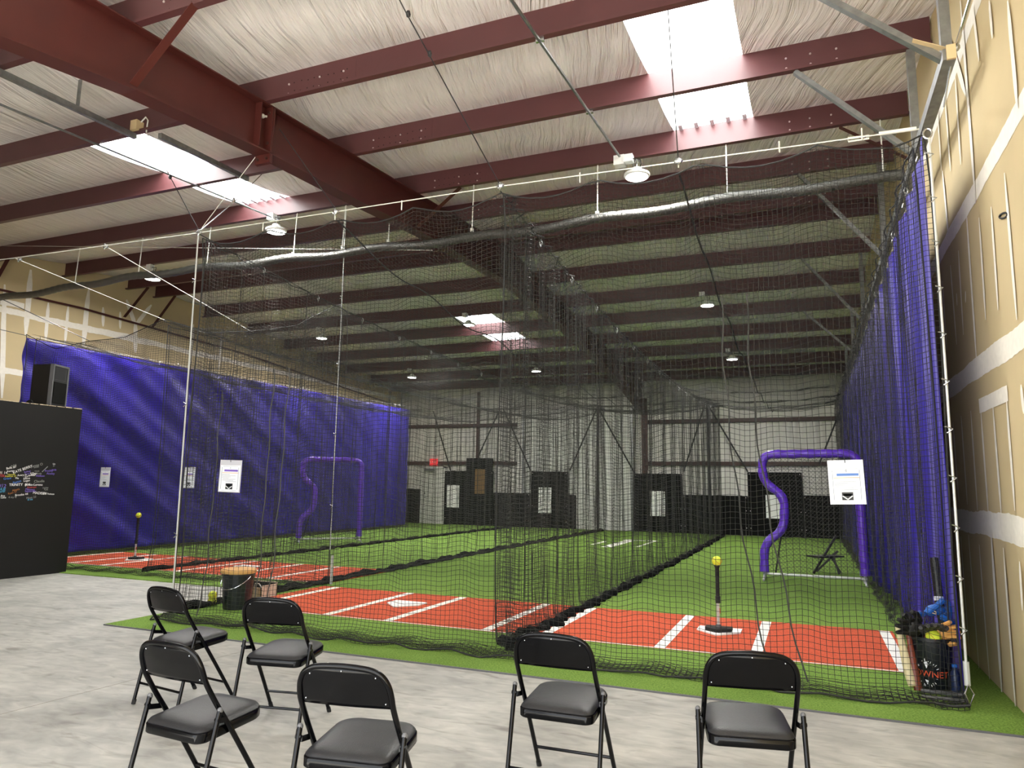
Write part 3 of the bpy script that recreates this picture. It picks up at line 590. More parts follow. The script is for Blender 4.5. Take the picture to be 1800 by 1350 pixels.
def curtain_net(label, plan, z0, skirt, skdir, sag=None, group=None, r=RC, ph=0.0, wav=1.0, hem=None, skfold=.45, rope=True, zfun=None):
    """a net hung along the plan curve; the spare length at the foot lies on the floor"""
    sk = np.array(skdir, float)
    root = thing('batting_cage_net', label, 'net', (plan[0][0], plan[0][1], 0.0), group=group)
    s_v, p_v = resample(plan, CELL); s_h, p_h = resample(plan, .07)
    def pos(s, p, d):
        # s (n,1), p (n,1,2), d (1,m)
        sg = sag(s) if sag else 0*s; zt = (zfun(p[..., 1]) if zfun else z0)-sg*np.exp(-d/1.1)
        h = zt-d-.014
        z = .5*(h+np.sqrt(h*h+.012)); out = .5*(-h+np.sqrt(h*h+.012))
        env = np.clip(h/.5, 0, 1)*np.clip(d/.3, 0, 1)
        dz = wav*env*(.016*np.sin(2*PI*s/.94+.9*d+ph)+.013*np.sin(2*PI*s/.41+1.7*np.sin(1.1*d+ph)+ph)+.01*np.sin(2*PI*s/1.9-2.3*d))
        lat = wav*env*(.035*np.sin(2*PI*s/1.35+.6*d+ph)+.02*np.sin(2*PI*s/.6-.8*d+2*ph))
        along = wav*env*.016*np.sin(2*PI*s/.75+1.3*d+ph)
        rip = np.clip(out/.12, 0, 1)
        zz = z+dz+.014+rip*(.018+.018*np.sin(out*55+3*np.sin(s*4+ph))+.012*np.sin(s*11+ph))
        o_ = out*skfold+rip*.03*np.sin(s*3.1+ph)
        tan = np.gradient(p[:, 0, :], axis=0); tan /= np.linalg.norm(tan, axis=1, keepdims=True)+1e-9
        nx, ny = -tan[:, 1:2], tan[:, 0:1]
        X = p[..., 0]+o_*sk[0]+nx*lat+tan[:, 0:1]*along; Y = p[..., 1]+o_*sk[1]+ny*lat+tan[:, 1:2]*along
        return np.stack([X, Y, np.maximum(zz, .016)+0*X], -1)
    zmax = z0 if not zfun else float(np.max(zfun(p_v[:, 1])))
    Ltot = z0+skirt
    dv = np.r_[np.arange(0, z0-.6, .1), np.linspace(z0-.6, Ltot, 34)][None, :]
    A = pos(s_v[:, None], p_v[:, None, :], dv)
    dh = np.arange(0, Ltot, CELL)[None, :]
    B = np.transpose(pos(s_h[:, None], p_h[:, None, :], dh), (1, 0, 2))
    net_mesh('mesh', [A, B], r, root)
    if rope:
        MB().tube(B[0][::2], .007, 5).build('top_rope', 'rope', root)
        for k in (0, -1): MB().tube(A[k][::2], .007, 5).build('edge_rope', 'rope', root)
    if hem:
        hp = B[-1][::2]; hp[:, 2] = hem*.55+.012
        rr = [hem*(.75+.3*math.sin(i*.9)+.25*math.sin(i*2.3+1)) for i in range(len(hp))]
        MB().tube(hp, rr, 7).build('bunched_hem', 'hem', root)
    return root, A, B
def spans(x0, L):   # scalloped top edge between hooks
    return lambda s: .115*np.abs(np.sin(PI*(s-x0)/L))**.8*1.0
# front of the two nearer lanes
pl_ = [(-6.44, 6.06), (-5.5, 6.07), (-4.6, 6.06), (-3.2, 6.07), (-2.66, 6.05), (-2.0, 6.07), (-1, 6.06), (.2, 6.07), (.6, 6.06), (.72, 6.10), (.78, 6.04), (.84, 6.09), (.89, 6.04), (.93, 6.07)]
rt, A, B = curtain_net('black net closing the front of the two nearer lanes behind the chairs', pl_, 4.27, .85, (0, -1), sag=spans(0, .945), ph=.4, skfold=.32)
for x0, zt, xb_ in ((-.62, 3.0, -.33), (-.42, 3.0, -.08), (-5.05, 2.6, -5.15), (-5.25, 2.6, -5.3), (-5.95, 2.4, -6.02)):
    n = 24; MB().tube([(x0+(xb_-x0)*(i/n)**2+.012*math.sin(i*1.1), 6.035+.01*math.sin(i*.8)-.12*max(0, (i/n-.9)*10)**2*.6, zt*(1-i/n)+.06) for i in range(n+1)], .0065, 5).build('seam_rope', 'seamrope', rt)
MB().tube(B[-1][::2], .008, 5).build('bottom_rope', 'rope', rt)
# front of the farther lanes
def sag34(s):
    xs_ = -13.2+s
    return np.interp(xs_, [-13.2, -12.4, -11.55, -10.7, -9.78, -8.9, -7.95, -7.2, -6.54], [.10, .42, .33, .32, .07, .36, .40, .33, .0])
curtain_net('black net closing the front of the two farther lanes, left of the pole', [(-13.2, 8.55), (-11, 8.57), (-9.85, 8.55), (-8, 8.57), (-6.9, 8.8), (-6.54, 8.94)], 4.19, .55, (0, -1), sag=sag34, ph=1.7)
# partition nets
def zs12(y): return 4.27-.48*4*np.clip((y-6.05)/18.25, 0, 1)*(1-np.clip((y-6.05)/18.25, 0, 1))
def zs23(y): return 4.30-.36*4*np.clip((y-6.05)/18.25, 0, 1)*(1-np.clip((y-6.05)/18.25, 0, 1))
def pleat(xc, y0, y1, a0, a1, fall, wl, ph):
    out = []; y = y0
    while y <= y1:
        a = a1+(a0-a1)*math.exp(-(y-y0)/fall); out.append((xc+a*math.sin(2*PI*(y-y0)/wl+ph)+.25*a*math.sin(2*PI*(y-y0)/(wl*.37)), y)); y += .025
    return out
curtain_net('gathered black net hanging between the first and second lanes', pleat(-2.65, 6.12, 24.2, .13, .03, 1.3, .30, 0), 4.2, .55, (.7, .3), zfun=zs12, ph=.9, hem=.055, skfold=.2)
curtain_net('black partition net between the second and third lanes', pleat(-6.52, 6.15, 24.2, .05, .025, 2.0, .45, 1), 4.25, .5, (-.8, .2), zfun=zs23, ph=2.2, hem=.06, skfold=.25)
curtain_net('black partition net between the third and farthest lanes', pleat(-9.9, 8.7, 24.2, .05, .025, 2.0, .5, 2), 4.05, .45, (-.8, .2), ph=3.1, hem=.05, skfold=.25)
curtain_net('black net hanging just inside the right purple curtain', pleat(.86, 6.25, 24.2, .02, .03, 3.0, .55, 1), 4.2, .35, (-.8, .2), ph=4.0, skfold=.2, r=.0016)
curtain_net('black net hanging just inside the left purple curtain', pleat(-13.08, 8.65, 22.3, .03, .03, 3.0, .7, 1), 4.02, .3, (.8, .2), ph=5.0, skfold=.2, r=.0017)
# roof nets
def roof_net(label, x0, x1, y0, y1, zf, ph, seams=()):
    root = thing('batting_cage_net', label, 'net', (x0, y0, 4.2))
    def P(X, Y): return np.stack([X, Y, zf(X, Y)+.012*np.sin(X*9+2*np.sin(Y*1.3)+ph)], -1)
    xs_ = np.arange(x0, x1, CELL); yv = np.arange(y0, y1, .13); ys_ = np.arange(y0, y1, CELL); xv = np.arange(x0, x1, .13)
    A = P(np.repeat(xs_[:, None], len(yv), 1), np.repeat(yv[None, :], len(xs_), 0)); B = P(np.repeat(xv[None, :], len(ys_), 0), np.repeat(ys_[:, None], len(xv), 1))
    net_mesh('mesh', [A, B], .0012, root)
    MB().tube(B[-1], .008, 5).build('edge_rope', 'rope', root)
    for xr_ in seams:
        yy = np.arange(y0, y1, .2); MB().tube(np.stack([np.full_like(yy, xr_), yy, zf(np.full_like(yy, xr_), yy)-.01], 1), .009, 5).build('seam_rope', 'rope', root)
    return root
def zroof12(X, Y):
    f = np.clip((Y-6.05)/18.25, 0, 1); base = 4.26-.44*4*f*(1-f)-.1*f
    u = np.where(X > -2.65, (X+2.65)/3.6, (X+6.52)/3.87); lane = .22*4*u*(1-u)
    edge = .10*np.abs(np.sin(PI*(X+6.44)/.945))*np.exp(-(Y-6.05)/.5)
    return base-lane*np.clip((Y-6.05)/1.5, 0, 1)*(.75+.25*np.cos(Y*2*PI/2.3))-edge
def zroof34(X, Y):
    f = np.clip((Y-8.6)/15.7, 0, 1); base = 4.12-.2*4*f*(1-f)
    u = np.where(X > -9.85, (X+9.85)/3.33, (X+13.2)/3.35); lane = .32*4*u*(1-u)
    return base-lane*(.85+.15*np.cos(Y*2*PI/2.6))
roof_net('black ceiling net stretched over the two nearer lanes', -6.5, .9, 6.08, 24.2, zroof12, 0, (-.95, -4.56))
roof_net('black ceiling net sagging over the two farther lanes', -13.15, -6.56, 8.62, 24.2, zroof34, 1)

# ------------------------------------------------------------------ purple curtains
def curtain(label, G, th, hooks, cat='curtain'):
    root = thing('vinyl_curtain', label, cat, tuple(G[0][0]))
    m_ = MB().grid(G); ob = m_.build('sheet', 'purple', root, True); so = ob.modifiers.new('thickness', 'SOLIDIFY'); so.thickness = th
    for h in hooks: MB().tube([np.array(h)+(0, 0, .05), np.array(h)+(.012, 0, 0), np.array(h)+(0, 0, -.04)], .005, 5).build('grommet_hook', 'steel', root)
    return root
ys_ = np.r_[np.arange(6.1, 9, .03), np.arange(9, 24.3, .06)]; zs_ = np.linspace(0.02, 1, 40)
def ztopR(y): return 4.22-.12*4*np.clip((y-6.05)/18.25, 0, 1)*(1-np.clip((y-6.05)/18.25, 0, 1))
G = []
for y in ys_:
    zt = ztopR(y); row = []
    for f in zs_:
        z = zt*f; a = (.022+.035*(1-f))*(min(1, (y-6.0)/1.0)); bill = .05*math.sin(PI*(1-f))*math.sin(y*.9)
        x = .975-.05*f*math.exp(-(y-6.1)/.6)+a*math.sin(y*2*PI/.62+1.2*math.sin(y*.8)+(1-f)*.8)+.4*a*math.sin(y*2*PI/.23+f)+bill*.5-.05*(1-f)**3*math.sin(y*1.1)
        row.append((x, y, z))
    G.append(row)
curtain('tall purple vinyl curtain hanging along the right wall side of the cage', G, .003, [(.93, y, 4.24-.12*4*((y-6.05)/18.25)*(1-(y-6.05)/18.25)) for y in np.arange(6.5, 24, 1.0)])
G = []
ys2 = np.arange(8.55, 22.4, .06); zs2 = np.linspace(.02, 1, 60)
for y in ys2:
    zt = 4.03+.12*(y-8.55)/15; row = []
    for f in zs2:
        z = zt*f; t = (y-8.55)*.62+(z-4.0)*1.0
        env = math.exp(-max(0, y-14)/5)*.9+.1
        x = -13.2+env*(.034*math.sin(t*5.2+.7*math.sin(y*.7))+.02*math.sin(t*11.5+1.5+.5*math.sin(y)))+.012*math.sin(y*7)
        row.append((x, y, z))
    G.append(row)
curtain('wide purple vinyl curtain with diagonal creases along the left side', G, .003, [(-13.19, y, 4.06+.12*(y-8.55)/15) for y in np.arange(8.8, 22.2, .8)])
# ------------------------------------------------------------------ black booth, writing, speaker
BX = -11.0
bo = thing('black_booth', 'tall black painted board wall at left, covered with coloured signatures', 'partition', (BX, 8.15, 0))
MB().box(-12.5, BX, 2.5, 8.16, 0.001, 2.61).build('body', 'board', bo)
mb = MB(); n = 40
for k in range(n):
    y0 = 2.5+5.66*k/n; mb.box(BX-.035, BX+.001+.002*random.random(), y0, y0+5.66/n*random.uniform(.6, 1), 2.605, 2.612+.008*random.random())
mb.build('raw_top_edge', 'raw', bo)
INKS = dict(w=('ink_white', (232, 230, 226)), y=('ink_yellow', (206, 200, 70)), b=('ink_blue', (70, 120, 200)), p=('ink_purple', (120, 96, 190)), r=('ink_red', (180, 60, 60)), o=('ink_brown', (150, 96, 44)), g=('ink_grey', (130, 132, 128)), c=('ink_cyan', (80, 170, 210)))
for nm, rgb in INKS.values(): M[nm] = mat(nm, rgb, 0.6)
keys = list(INKS); wb = MB()
WR = [('Bella #7', 20, 826-4, 5, 'w', 14), ('Rylee', 24, 818, 4, 'g', 26), ('Katelyn', 19, 828, 4, 'w', 8), ('KATE BERRY', 40, 825, 6, 'w', 22), ('Shyanne O', 62, 818.5, 6, 'g', 14), ('smith', 64, 821, 4, 'g', 12), ('Lia', 95, 815.5, 4, 'w', 4), ('Jo', 95, 818.5, 4, 'g', 0),
      ('4 01 14', 3, 831, 6, 'w', 0), ('Abby', 3, 834.5, 4, 'r', 0), ('Tenley', 5, 837, 4, 'r', 4), ('Hannah', 20, 834, 4, 'y', 4), ('Kamryn 22', 19, 837, 4, 'y', 2), ('Sydney', 48, 829, 4, 'p', 12), ('Lexi', 49, 832.5, 4, 'p', 14), ('Avery Jo', 39, 835, 4.5, 'w', 6), ('Jordan', 50, 836.5, 4.5, 'w', 24), ('4 Ever', 59, 832, 4.5, 'w', 2),
      ('BBP', 59, 835, 5, 'w', 0), ('coach', 65, 828, 3.5, 'g', 0), ('Emily', 69, 832.5, 4, 'g', 2), ('Addison', 71, 836.5, 4.5, 'p', 0), ('Presley', 86, 827.5, 5, 'p', 6), ('Molly', 95, 826, 4, 'p', 6), ('Ainsley', 89, 832.5, 5, 'p', 0), ('Grace', 13, 841, 5, 'b', 8), ('Mia', 30, 840.5, 4, 'w', 0), ('Emma', 47, 841, 4.5, 'w', 8),
      ('Logan', 47, 845, 4.5, 'w', 6), ('Payton', 30, 847, 5, 'b', 16), ('Claudia', 69, 846, 6, 'g', 4), ('#12', 4, 854, 8, 'p', -6), ('TRINITY  #16', 35, 852, 6, 'w', 2), ('Jones-Lorenz', 60, 852, 5.5, 'w', 0), ('Emersyn', 56, 856.5, 4.5, 'r', 2), ('Alexis', 28, 861, 5, 'o', 14), ('Ryan 27', 22, 866, 4.5, 'o', 16), ('Makenna', 53, 860.5, 4.5, 'p', -4),
      ('September', 54, 863.5, 4.5, 'p', 0), ('JULIE', 3, 860, 6, 'c', 0), ('earth', 3, 864, 5, 'c', 4), ('MADISEY', 70, 867, 6, 'w', -4), ('the hutson', 86, 868, 4.5, 'w', -4), ('Brooke 44', 38, 869.5, 5, 'w', 6), ('Hailey', 80, 857.5, 4, 'g', 6), ('Kyla', 81, 860.5, 4, 'g', 0), ('Ava', 5, 871.5, 4.5, 'w', 0), ('Lane', 6, 874.5, 4.5, 'w', 0), ('4 my lil', 22, 874, 4.5, 'g', 2), ('Maya 23', 55, 874.5, 5, 'g', 8), ('lil sis', 53, 878, 4.5, 'c', 6)]
for s_, px, py, sz, k, rot in WR:
    o = on(0, BX+.002, px, py); mpp = 13.0/F_PX; wb.mi = keys.index(k); a = math.radians(rot)
    # the board faces +x; its text runs along +y
    text_mb(wb, s_, sz*mpp*.88, frame(o, (0, math.cos(a), math.sin(a)), (0, -math.sin(a), math.cos(a))), .0006)
wb.mi = keys.index('g'); wb.bar(on(0, BX+.002, 74, 829.5), on(0, BX+.002, 84, 820), .012, .0012, up=(1, 0, 0))
wb.build('marker_writing', [INKS[k][0] for k in keys], bo)
sp = thing('loudspeaker', 'black loudspeaker standing on top of the black board wall', 'speaker', (-11.42, 7.86, 2.622), math.radians(20))
mb = MB(); mb.prism([(-.2, -.15, 0), (.12, -.19, 0), (.17, -.17, 0), (.17, .17, 0), (.12, .19, 0), (-.2, .15, 0)], (0, 0, .68)); mb.build('cabinet', 'plastic', sp, local=True)
MB().box(.168, .186, -.15, .15, .06, .40).build('grille', 'matt', sp, local=True)
mb = MB(); mb.add([(.172, -.13, .44), (.172, .13, .44), (.172, .13, .63), (.172, -.13, .63), (.12, -.05, .49), (.12, .05, .49), (.12, .05, .58), (.12, -.05, .58)], [(0, 4, 5, 1), (1, 5, 6, 2), (2, 6, 7, 3), (3, 7, 4, 0), (4, 7, 6, 5)]); mb.build('horn', 'grey', sp, local=True)
MB().box(.12, .18, -.195, -.165, .02, .66).box(.12, .18, .165, .195, .02, .66).box(.12, .18, -.19, .19, .655, .685).build('front_bezel', 'grey', sp, local=True)
MB().lathe([(.05, -.205), (.05, -.17)], 14, (-.16, 0, .045), 1).build('wheel', 'rubber', sp, local=True)

# ------------------------------------------------------------------ signs hung on the nets
def sign(x0, x1, z0, z1, y, label, num=None, tilt=0.0):
    w_, h_ = x1-x0, z1-z0; cx = (x0+x1)/2; t = thing('hanging_sign', label, 'sign', (cx, y, z0), group='paper signs on the nets')
    R_ = Matrix.Rotation(tilt, 4, 'Y')
    MB().box(-w_/2, w_/2, -.002, .004, 0, h_).xf(R_).build('sleeve', 'sleeve', t, local=True)
    MB().box(-w_/2+.012, w_/2-.012, -.0035, -.002, .008, h_-.055).xf(R_).build('paper', 'paper', t, local=True)
    mb = MB(); pw = w_-.03; ph = h_-.065; f_ = -.0045
    def rect(a, b_, c_, d_, mi): mb.mi = mi; mb.box(-pw/2+a*pw, -pw/2+b_*pw, f_, -.0034, .01+c_*ph, .01+d_*ph)
    for a, b_, c_, d_ in ((.06, .075, .08, .92), (.925, .94, .08, .92), (.12, .88, .03, .037), (.12, .88, .955, .962)): rect(a, b_, c_, d_, 0)
    rect(.2, .9, .76, .83, 1 if num else 4); rect(.1, .92, .70, .715, 2)
    for k, (a, b_) in enumerate(((.1, .5), (.1, .8), (.12, .55), (.1, .45), (.14, .8), (.1, .7), (.3, .85))): rect(a, b_, .64-.045*k, .648-.045*k, 0)
    rect(.32, .68, .08, .30, 3); mb.mi = 5
    x_ = lambda u: -pw/2+u*pw
    z_ = lambda v: .01+v*ph
    for (a, c_), (b_, d_) in (((.34, .2), (.5, .1)), ((.5, .1), (.66, .2))): mb.bar((x_(a), f_-.0006, z_(c_)), (x_(b_), f_-.0006, z_(d_)), .008, .0008, up=(0, 1, 0))
    rect(.36, .64, .2, .25, 5)
    mb.mi = 0
    if num: text_mb(mb, num, .035, R_.inverted() @ R_ @ frame((0, f_-.0004, z_(.90)), (1, 0, 0), (0, 0, 1)), .0003)
    else: mb.box(-.002, .002, f_, -.0034, z_(.87), z_(.92))
    mb.xf(R_).build('print', ['ink', 'blueink', 'orangeink', 'blackink', 'purpleink', 'paper'], t, local=True)
    MB().tube([(0, .02, h_+.02), (0, -.008, h_+.01), (0, -.008, h_-.02), (0, .02, h_-.01)], .003, 5).xf(R_).build('zip_tie', 'rope', t, local=True)
sign(.14, .385, 1.36, 1.69, 5.985, 'paper sign in clear sleeve on the net before the right padded screen', '4', -.03)
sign(-5.855, -5.56, 1.35, 1.69, 5.985, 'paper sign in clear sleeve on the net beside the left front pole', None, .02)
sign(-10.79, -10.57, 1.35, 1.67, 8.44, 'paper sign on the net near the black board wall')
sign(-8.98, -8.76, 1.36, 1.68, 8.46, 'paper sign hanging in shadow directly left of the biggest left sign')

# ------------------------------------------------------------------ rubber mats, strike zones, straps on the back wall
YM = 24.84
def panel(x0, x1, z1, label, screws=True, y=YM, z0=.013, group='black rubber mats on the back wall'):
    m_ = MB(); m_.box(x0, x1, y-.025, y, z0, z1); m_.mi = 1
    if screws:
        for x in (x0+.06, x1-.06):
            for z in (.25, .8, z1-.06): m_.lathe([(.013, y-.029), (.013, y-.024)], 6, (x, 0, z), 1)
    solo('rubber_mat', m_, ['matt', 'bolt'], label, 'mat', group)
def strike(x0, x1, z0, z1, label):
    solo('strike_zone', MB().box(x0, x1, YM-.034, YM-.026, z0, z1), 'white', label, 'target', 'white strike zone rectangles')
panel(-1.87, -.22, 2.05, 'tall black rubber mat at the back of the nearest lane')
panel(-5.63, -3.98, 1.98, 'tall black rubber mat at the back of the second lane')
panel(-9.44, -8.02, 2.03, 'tall black rubber mat just left of the big roll door')
panel(-13.0, -10.95, 2.03, 'wide black rubber mat at the back of the farthest lane')
panel(-12.1, -11.0, 2.52, 'taller black board standing behind the farthest lane mat', False, YM+.03)
panel(-3.97, -1.88, 1.28, 'low black rubber mat between the first and second lanes at the back', y=YM+.0)
panel(-.21, 1.10, 1.33, 'low black rubber mat in the back right corner')
panel(-10.93, -9.46, 1.24, 'low black rubber mat between third and farthest lanes at the back')
panel(-8.0, -7.72, 1.2, 'narrow dark mat strip beside the big roll door', False)
panel(-14.72, -14.06, 1.32, 'black mat left of the pale personnel door', False)
strike(-1.33, -.84, .58, 1.33, 'white rectangle on black mat seen past the right padded screen')
strike(-5.08, -4.56, .55, 1.39, 'white rectangle on the black mat right of the big roll door')
strike(-9.15, -8.64, .54, 1.45, 'white rectangle on the black mat left of the big roll door')
strike(-12.88, -12.36, .65, 1.49, 'white rectangle on the farthest black mat by the personnel door')
solo('plywood_panel', MB().box(-11.7, -11.28, YM-.05, YM-.027, 1.18, 2.1), 'wood', 'brown plywood piece fixed on the farthest black mat', 'board')
YS = 24.6
for (a, b_, lb) in (((-3.11, 4.35), (-3.92, 2.05), 'black slanting strap left of the dark post in the nearest lane back'), ((-3.08, 4.35), (-1.85, 2.06), 'black slanting strap to the tall mat of the nearest lane'),
                    ((-6.86, 4.25), (-7.95, 2.06), 'black slanting strap on the left half of the roll door'), ((-6.8, 4.25), (-5.6, 2.0), 'black slanting strap on the right half of the roll door'),
                    ((-13.35, 4.1), (-12.75, 2.05), 'black slanting strap above the exit sign'), ((-10.95, 3.7), (-11.6, 2.55), 'black slanting strap above the taller black board'),
                    ((-10.4, 4.2), (-9.45, 2.06), 'black slanting strap left of the roll door'), ((1.03, 4.1), (.3, 2.3), 'black slanting strap at the far right of the back wall')):
    e_ = (4.33-b_[1])/(a[1]-b_[1]); a = (b_[0]+(a[0]-b_[0])*e_, 4.33)
    solo('strap', MB().bar((a[0], 24.51, a[1]), (b_[0], 24.80, b_[1]), .05, .012, up=(0, 1, 0)), 'rope', lb, 'strap')
solo('net_post', MB().tube([(-6.83, 24.5, .013), (-6.83, 24.5, 4.3)], .045, 8), 'rope', 'black wrapped post standing before the roll door', 'post')
solo('net_post', MB().tube([(-3.05, 24.5, .013), (-3.05, 24.5, 4.4)], .045, 8), 'rope', 'black wrapped post at the back between first and second lanes', 'post')
ex = thing('exit_sign', 'red lit exit sign above the pale personnel door', 'sign', (-13.55, 24.9, 2.24))
MB().box(-13.7, -13.38, 24.86, 24.93, 2.24, 2.50).build('housing', 'exitred', ex)
mb = MB(); text_mb(mb, 'EXIT', .15, frame((-13.54, 24.855, 2.37), (1, 0, 0), (0, 0, 1)), .001); mb.build('letters', 'exitface', ex)

# ------------------------------------------------------------------ padded pitching screens
def screen(loc, rz, label):
    t = thing('pitching_screen', label, 'screen', loc, rz, group='purple padded pitching screens')
    def arc(pts, rad=.14, n=6):
        out = [np.array(pts[0], float)]
        for i in range(1, len(pts)-1):
            p, a, b_ = np.array(pts[i], float), np.array(pts[i-1], float), np.array(pts[i+1], float)
            u = (a-p)/np.linalg.norm(a-p); v = (b_-p)/np.linalg.norm(b_-p); r_ = min(rad, np.linalg.norm(a-p)*.48, np.linalg.norm(b_-p)*.48)
            for k in range(n+1): f = k/n; out.append((1-f)**2*(p+u*r_)+2*f*(1-f)*p+f*f*(p+v*r_))
        out.append(np.array(pts[-1], float)); return out
    P = arc([(-.745, .12), (-.735, .58), (-.42, .80), (-.39, 1.36), (-.72, 1.58), (-.73, 2.05), (.73, 2.06), (.75, .14)], .2)
    path = [(p[0], 0, p[1]) for p in P]; D = np.r_[0, np.cumsum([np.linalg.norm(np.array(path[i+1])-path[i]) for i in range(len(path)-1)])]
    ss = np.linspace(0, D[-1], 150); path = [tuple(np.interp(s_, D, [p[k] for p in path]) for k in range(3)) for s_ in ss]
    MB().tube(path, [.070+.004*math.sin(i*.9)+.006*(i % 13 == 0) for i in range(150)], 12).build('padding', 'pad', t, True, local=True)
    fr_ = MB().tube([(-.77, 0, .09), (.78, 0, .09)], .022, 8)
    for x in (-.745, .75): fr_.tube([(x, 0, .02), (x, 0, .16)], .024, 8)
    for x in (-.745, .75): fr_.tube([(x, -.32, .015), (x, -.28, .03), (x, 0, .075), (x, .28, .03), (x, .32, .015)], .018, 8)
    fr_.build('base_frame', 'pole', t, True, local=True)
    # netting inside the frame, clipped to its outline
    ol = [(p[0], p[1]) for p in P]+[(-.745, .12)]
    def xr(z):
        xs_ = []
        for (a, b_), (c_, d_) in zip(ol[:-1], ol[1:]):
            if (b_-z)*(d_-z) < 0: xs_.append(a+(c_-a)*(z-b_)/(d_-b_))
        return (min(xs_), max(xs_)) if len(xs_) >= 2 else None
    nm = MB()
    def seg(p, q):
        n = 40; run = []
        for k in range(n+1):
            x = p[0]+(q[0]-p[0])*k/n; z = p[1]+(q[1]-p[1])*k/n; rg = xr(z)
            ok = rg and rg[0] <= x <= rg[1]
            if ok: run.append((x, .05*math.sin(PI*min(1, max(0, z/2)))*.6, z))
            if (not ok or k == n) and len(run) > 1:
                nm.tube([run[0], run[len(run)//2], run[-1]] if len(run) > 2 else run, .0022, 3, caps=False)
            if not ok: run = []
    for k in range(-50, 51):
        c_ = k*.06; seg((c_-1.1, 0.02), (c_+1.1, 2.22)); seg((c_+1.1, 0.02), (c_-1.1, 2.22))
    nm.build('screen_net', 'net', t, local=True)
    MB().tube([(.735+.0, .0, 1.2), (.75, .45, .02)], .016, 6).tube([(-.40, .0, 1.1), (-.6, .45, .02)], .016, 6).build('rear_brace', 'rope', t, local=True)
screen((0, 12.85, .012), 0, 'purple padded pitching screen in the nearest lane, partly behind the paper sign')
screen((-11.2, 15.25, .012), math.radians(45), 'purple padded pitching screen far off in the farthest lane before the curtain')

# black folding stool behind the right screen
st = thing('folding_stool', 'black folding stool standing behind the nearest padded screen', 'stool', (.22, 14.3, .012))
MB().bar((.0, 14.1, .31), (.42, 14.5, .31), .3, .03).build('seat', 'plastic', st)
for a, b_ in (((.0, 14.1, .02), (.40, 14.25, .68)), ((.42, 14.2, .02), (.34, 14.2, .31)), ((.05, 14.45, .02), (.42, 14.45, .40)), ((.45, 14.5, .02), (.3, 14.5, .31))):
    MB().bar(a, b_, .035, .035).build('leg', 'plastic', st)

# ------------------------------------------------------------------ batting tees and balls
def tee(x, y, h, label, blabel):
    t = thing('batting_tee', label, 'tee', (x, y, .033), group='batting tees')
    MB().prism([(-.13, .10, 0), (-.13, -.04, 0), (0, -.13, 0), (.13, -.04, 0), (.13, .10, 0)], (0, 0, .03)).build('base', 'rubber', t, local=True)
    MB().tube([(0, 0, .03), (0, 0, .30)], .016, 10).build('lower_tube', 'pole', t, local=True)
    MB().lathe([(.03, .02), (.022, .06)], 12).build('socket', 'grey', t, local=True)
    MB().tube([(0, 0, .28), (0, 0, h-.13)], .02, 10).lathe([(.026, .27), (.026, .34)], 12).build('upper_tube', 'plastic', t, local=True)
    MB().tube([(.0165, 0, .17), (.0165, 0, .22)], .006, 6).build('red_label', 'red', t, local=True)
    MB().lathe([(.021, h-.15), (.021, h-.06), (.03, h-.035), (.024, h-.035)], 12).build('cup', 'rubber', t, True, local=True)
    softball(x, y, .033+h-.038+.05, blabel)
def softball(x, y, z, label, r=.05):
    t = thing('softball', label, 'ball', (x, y, z-r), group='yellow softballs')
    MB().ball((0, 0, r), r, 20).build('cover', 'ball', t, True, local=True)
    pts = []
    for k in range(60):
        a = 2*PI*k/60; la = .55*math.sin(2*a)
        v = np.array((math.cos(a)*math.cos(la), math.sin(a)*math.cos(la), math.sin(la)+.0)); v /= np.linalg.norm(v); pts.append(tuple(v*(r+.0006)+(0, 0, r)))
    MB().tube(pts, .0016, 5, True).build('seam', 'seam', t, local=True)
tee(-.92, 7.86, .68, 'black and silver batting tee on the nearest home plate', 'yellow softball on the nearest batting tee')
tee(-11.58, 9.92, .78, 'black and silver batting tee by the left purple curtain', 'yellow softball on the far batting tee by the purple curtain')
softball(-6.60, 6.78, .062, 'yellow ball on the turf touching the lidded bucket, lower of two')
softball(-6.56, 6.74, .135, 'yellow ball beside the lidded bucket, resting on another ball')

# lidded bucket and canvas caddy at the left front corner
bl = thing('ball_bucket', 'black bucket with tan padded lid behind the left chairs', 'bucket', (-6.2, 6.75, .012))
MB().lathe([(.15, 0), (.18, .38), (.19, .385), (.185, .40)], 28).build('pail', 'bucket', bl, True, local=True)
MB().lathe([(.195, .40), (.2, .41), (.2, .435), (.185, .45), (.02, .455)], 28).build('cushion_lid', 'cush', bl, True, local=True)
MB().tube([(.185*math.cos(a), .185*math.sin(a)-.005, .37-.14*math.sin(a+PI)) for a in np.linspace(PI, 2*PI, 14)], .004, 5).build('handle', 'steel', bl, local=True)
cc = thing('canvas_caddy', 'open beige caddy with black lining beside the lidded bucket', 'caddy', (-6.63, 7.55, .012))
x0, x1, y0, y1 = -6.84, -6.42, 7.4, 7.7
MB().box(x0, x1, y0, y0+.012, .012, .15).box(x0, x1, y1-.012, y1, .012, .19).box(x0, x0+.012, y0, y1, .012, .17).box(x1-.012, x1, y0, y1, .012, .17).box(x0, x1, y0, y1, .012, .02).build('body', 'canvas', cc)
MB().box(x0+.013, x1-.013, y0+.013, y1-.013, .02, .03).box(x0+.013, x1-.013, y1-.02, y1-.0125, .02, .18).build('lining', 'rope', cc)
for s_ in (-1, 1): MB().tube([(-6.63+s_*.15-.06, y0+.005, .15), (-6.63+s_*.15-.03, y0-.01, .20), (-6.63+s_*.15+.03, y0-.01, .20), (-6.63+s_*.15+.06, y0+.005, .15)], .007, 6).build('handle', 'pole', cc)

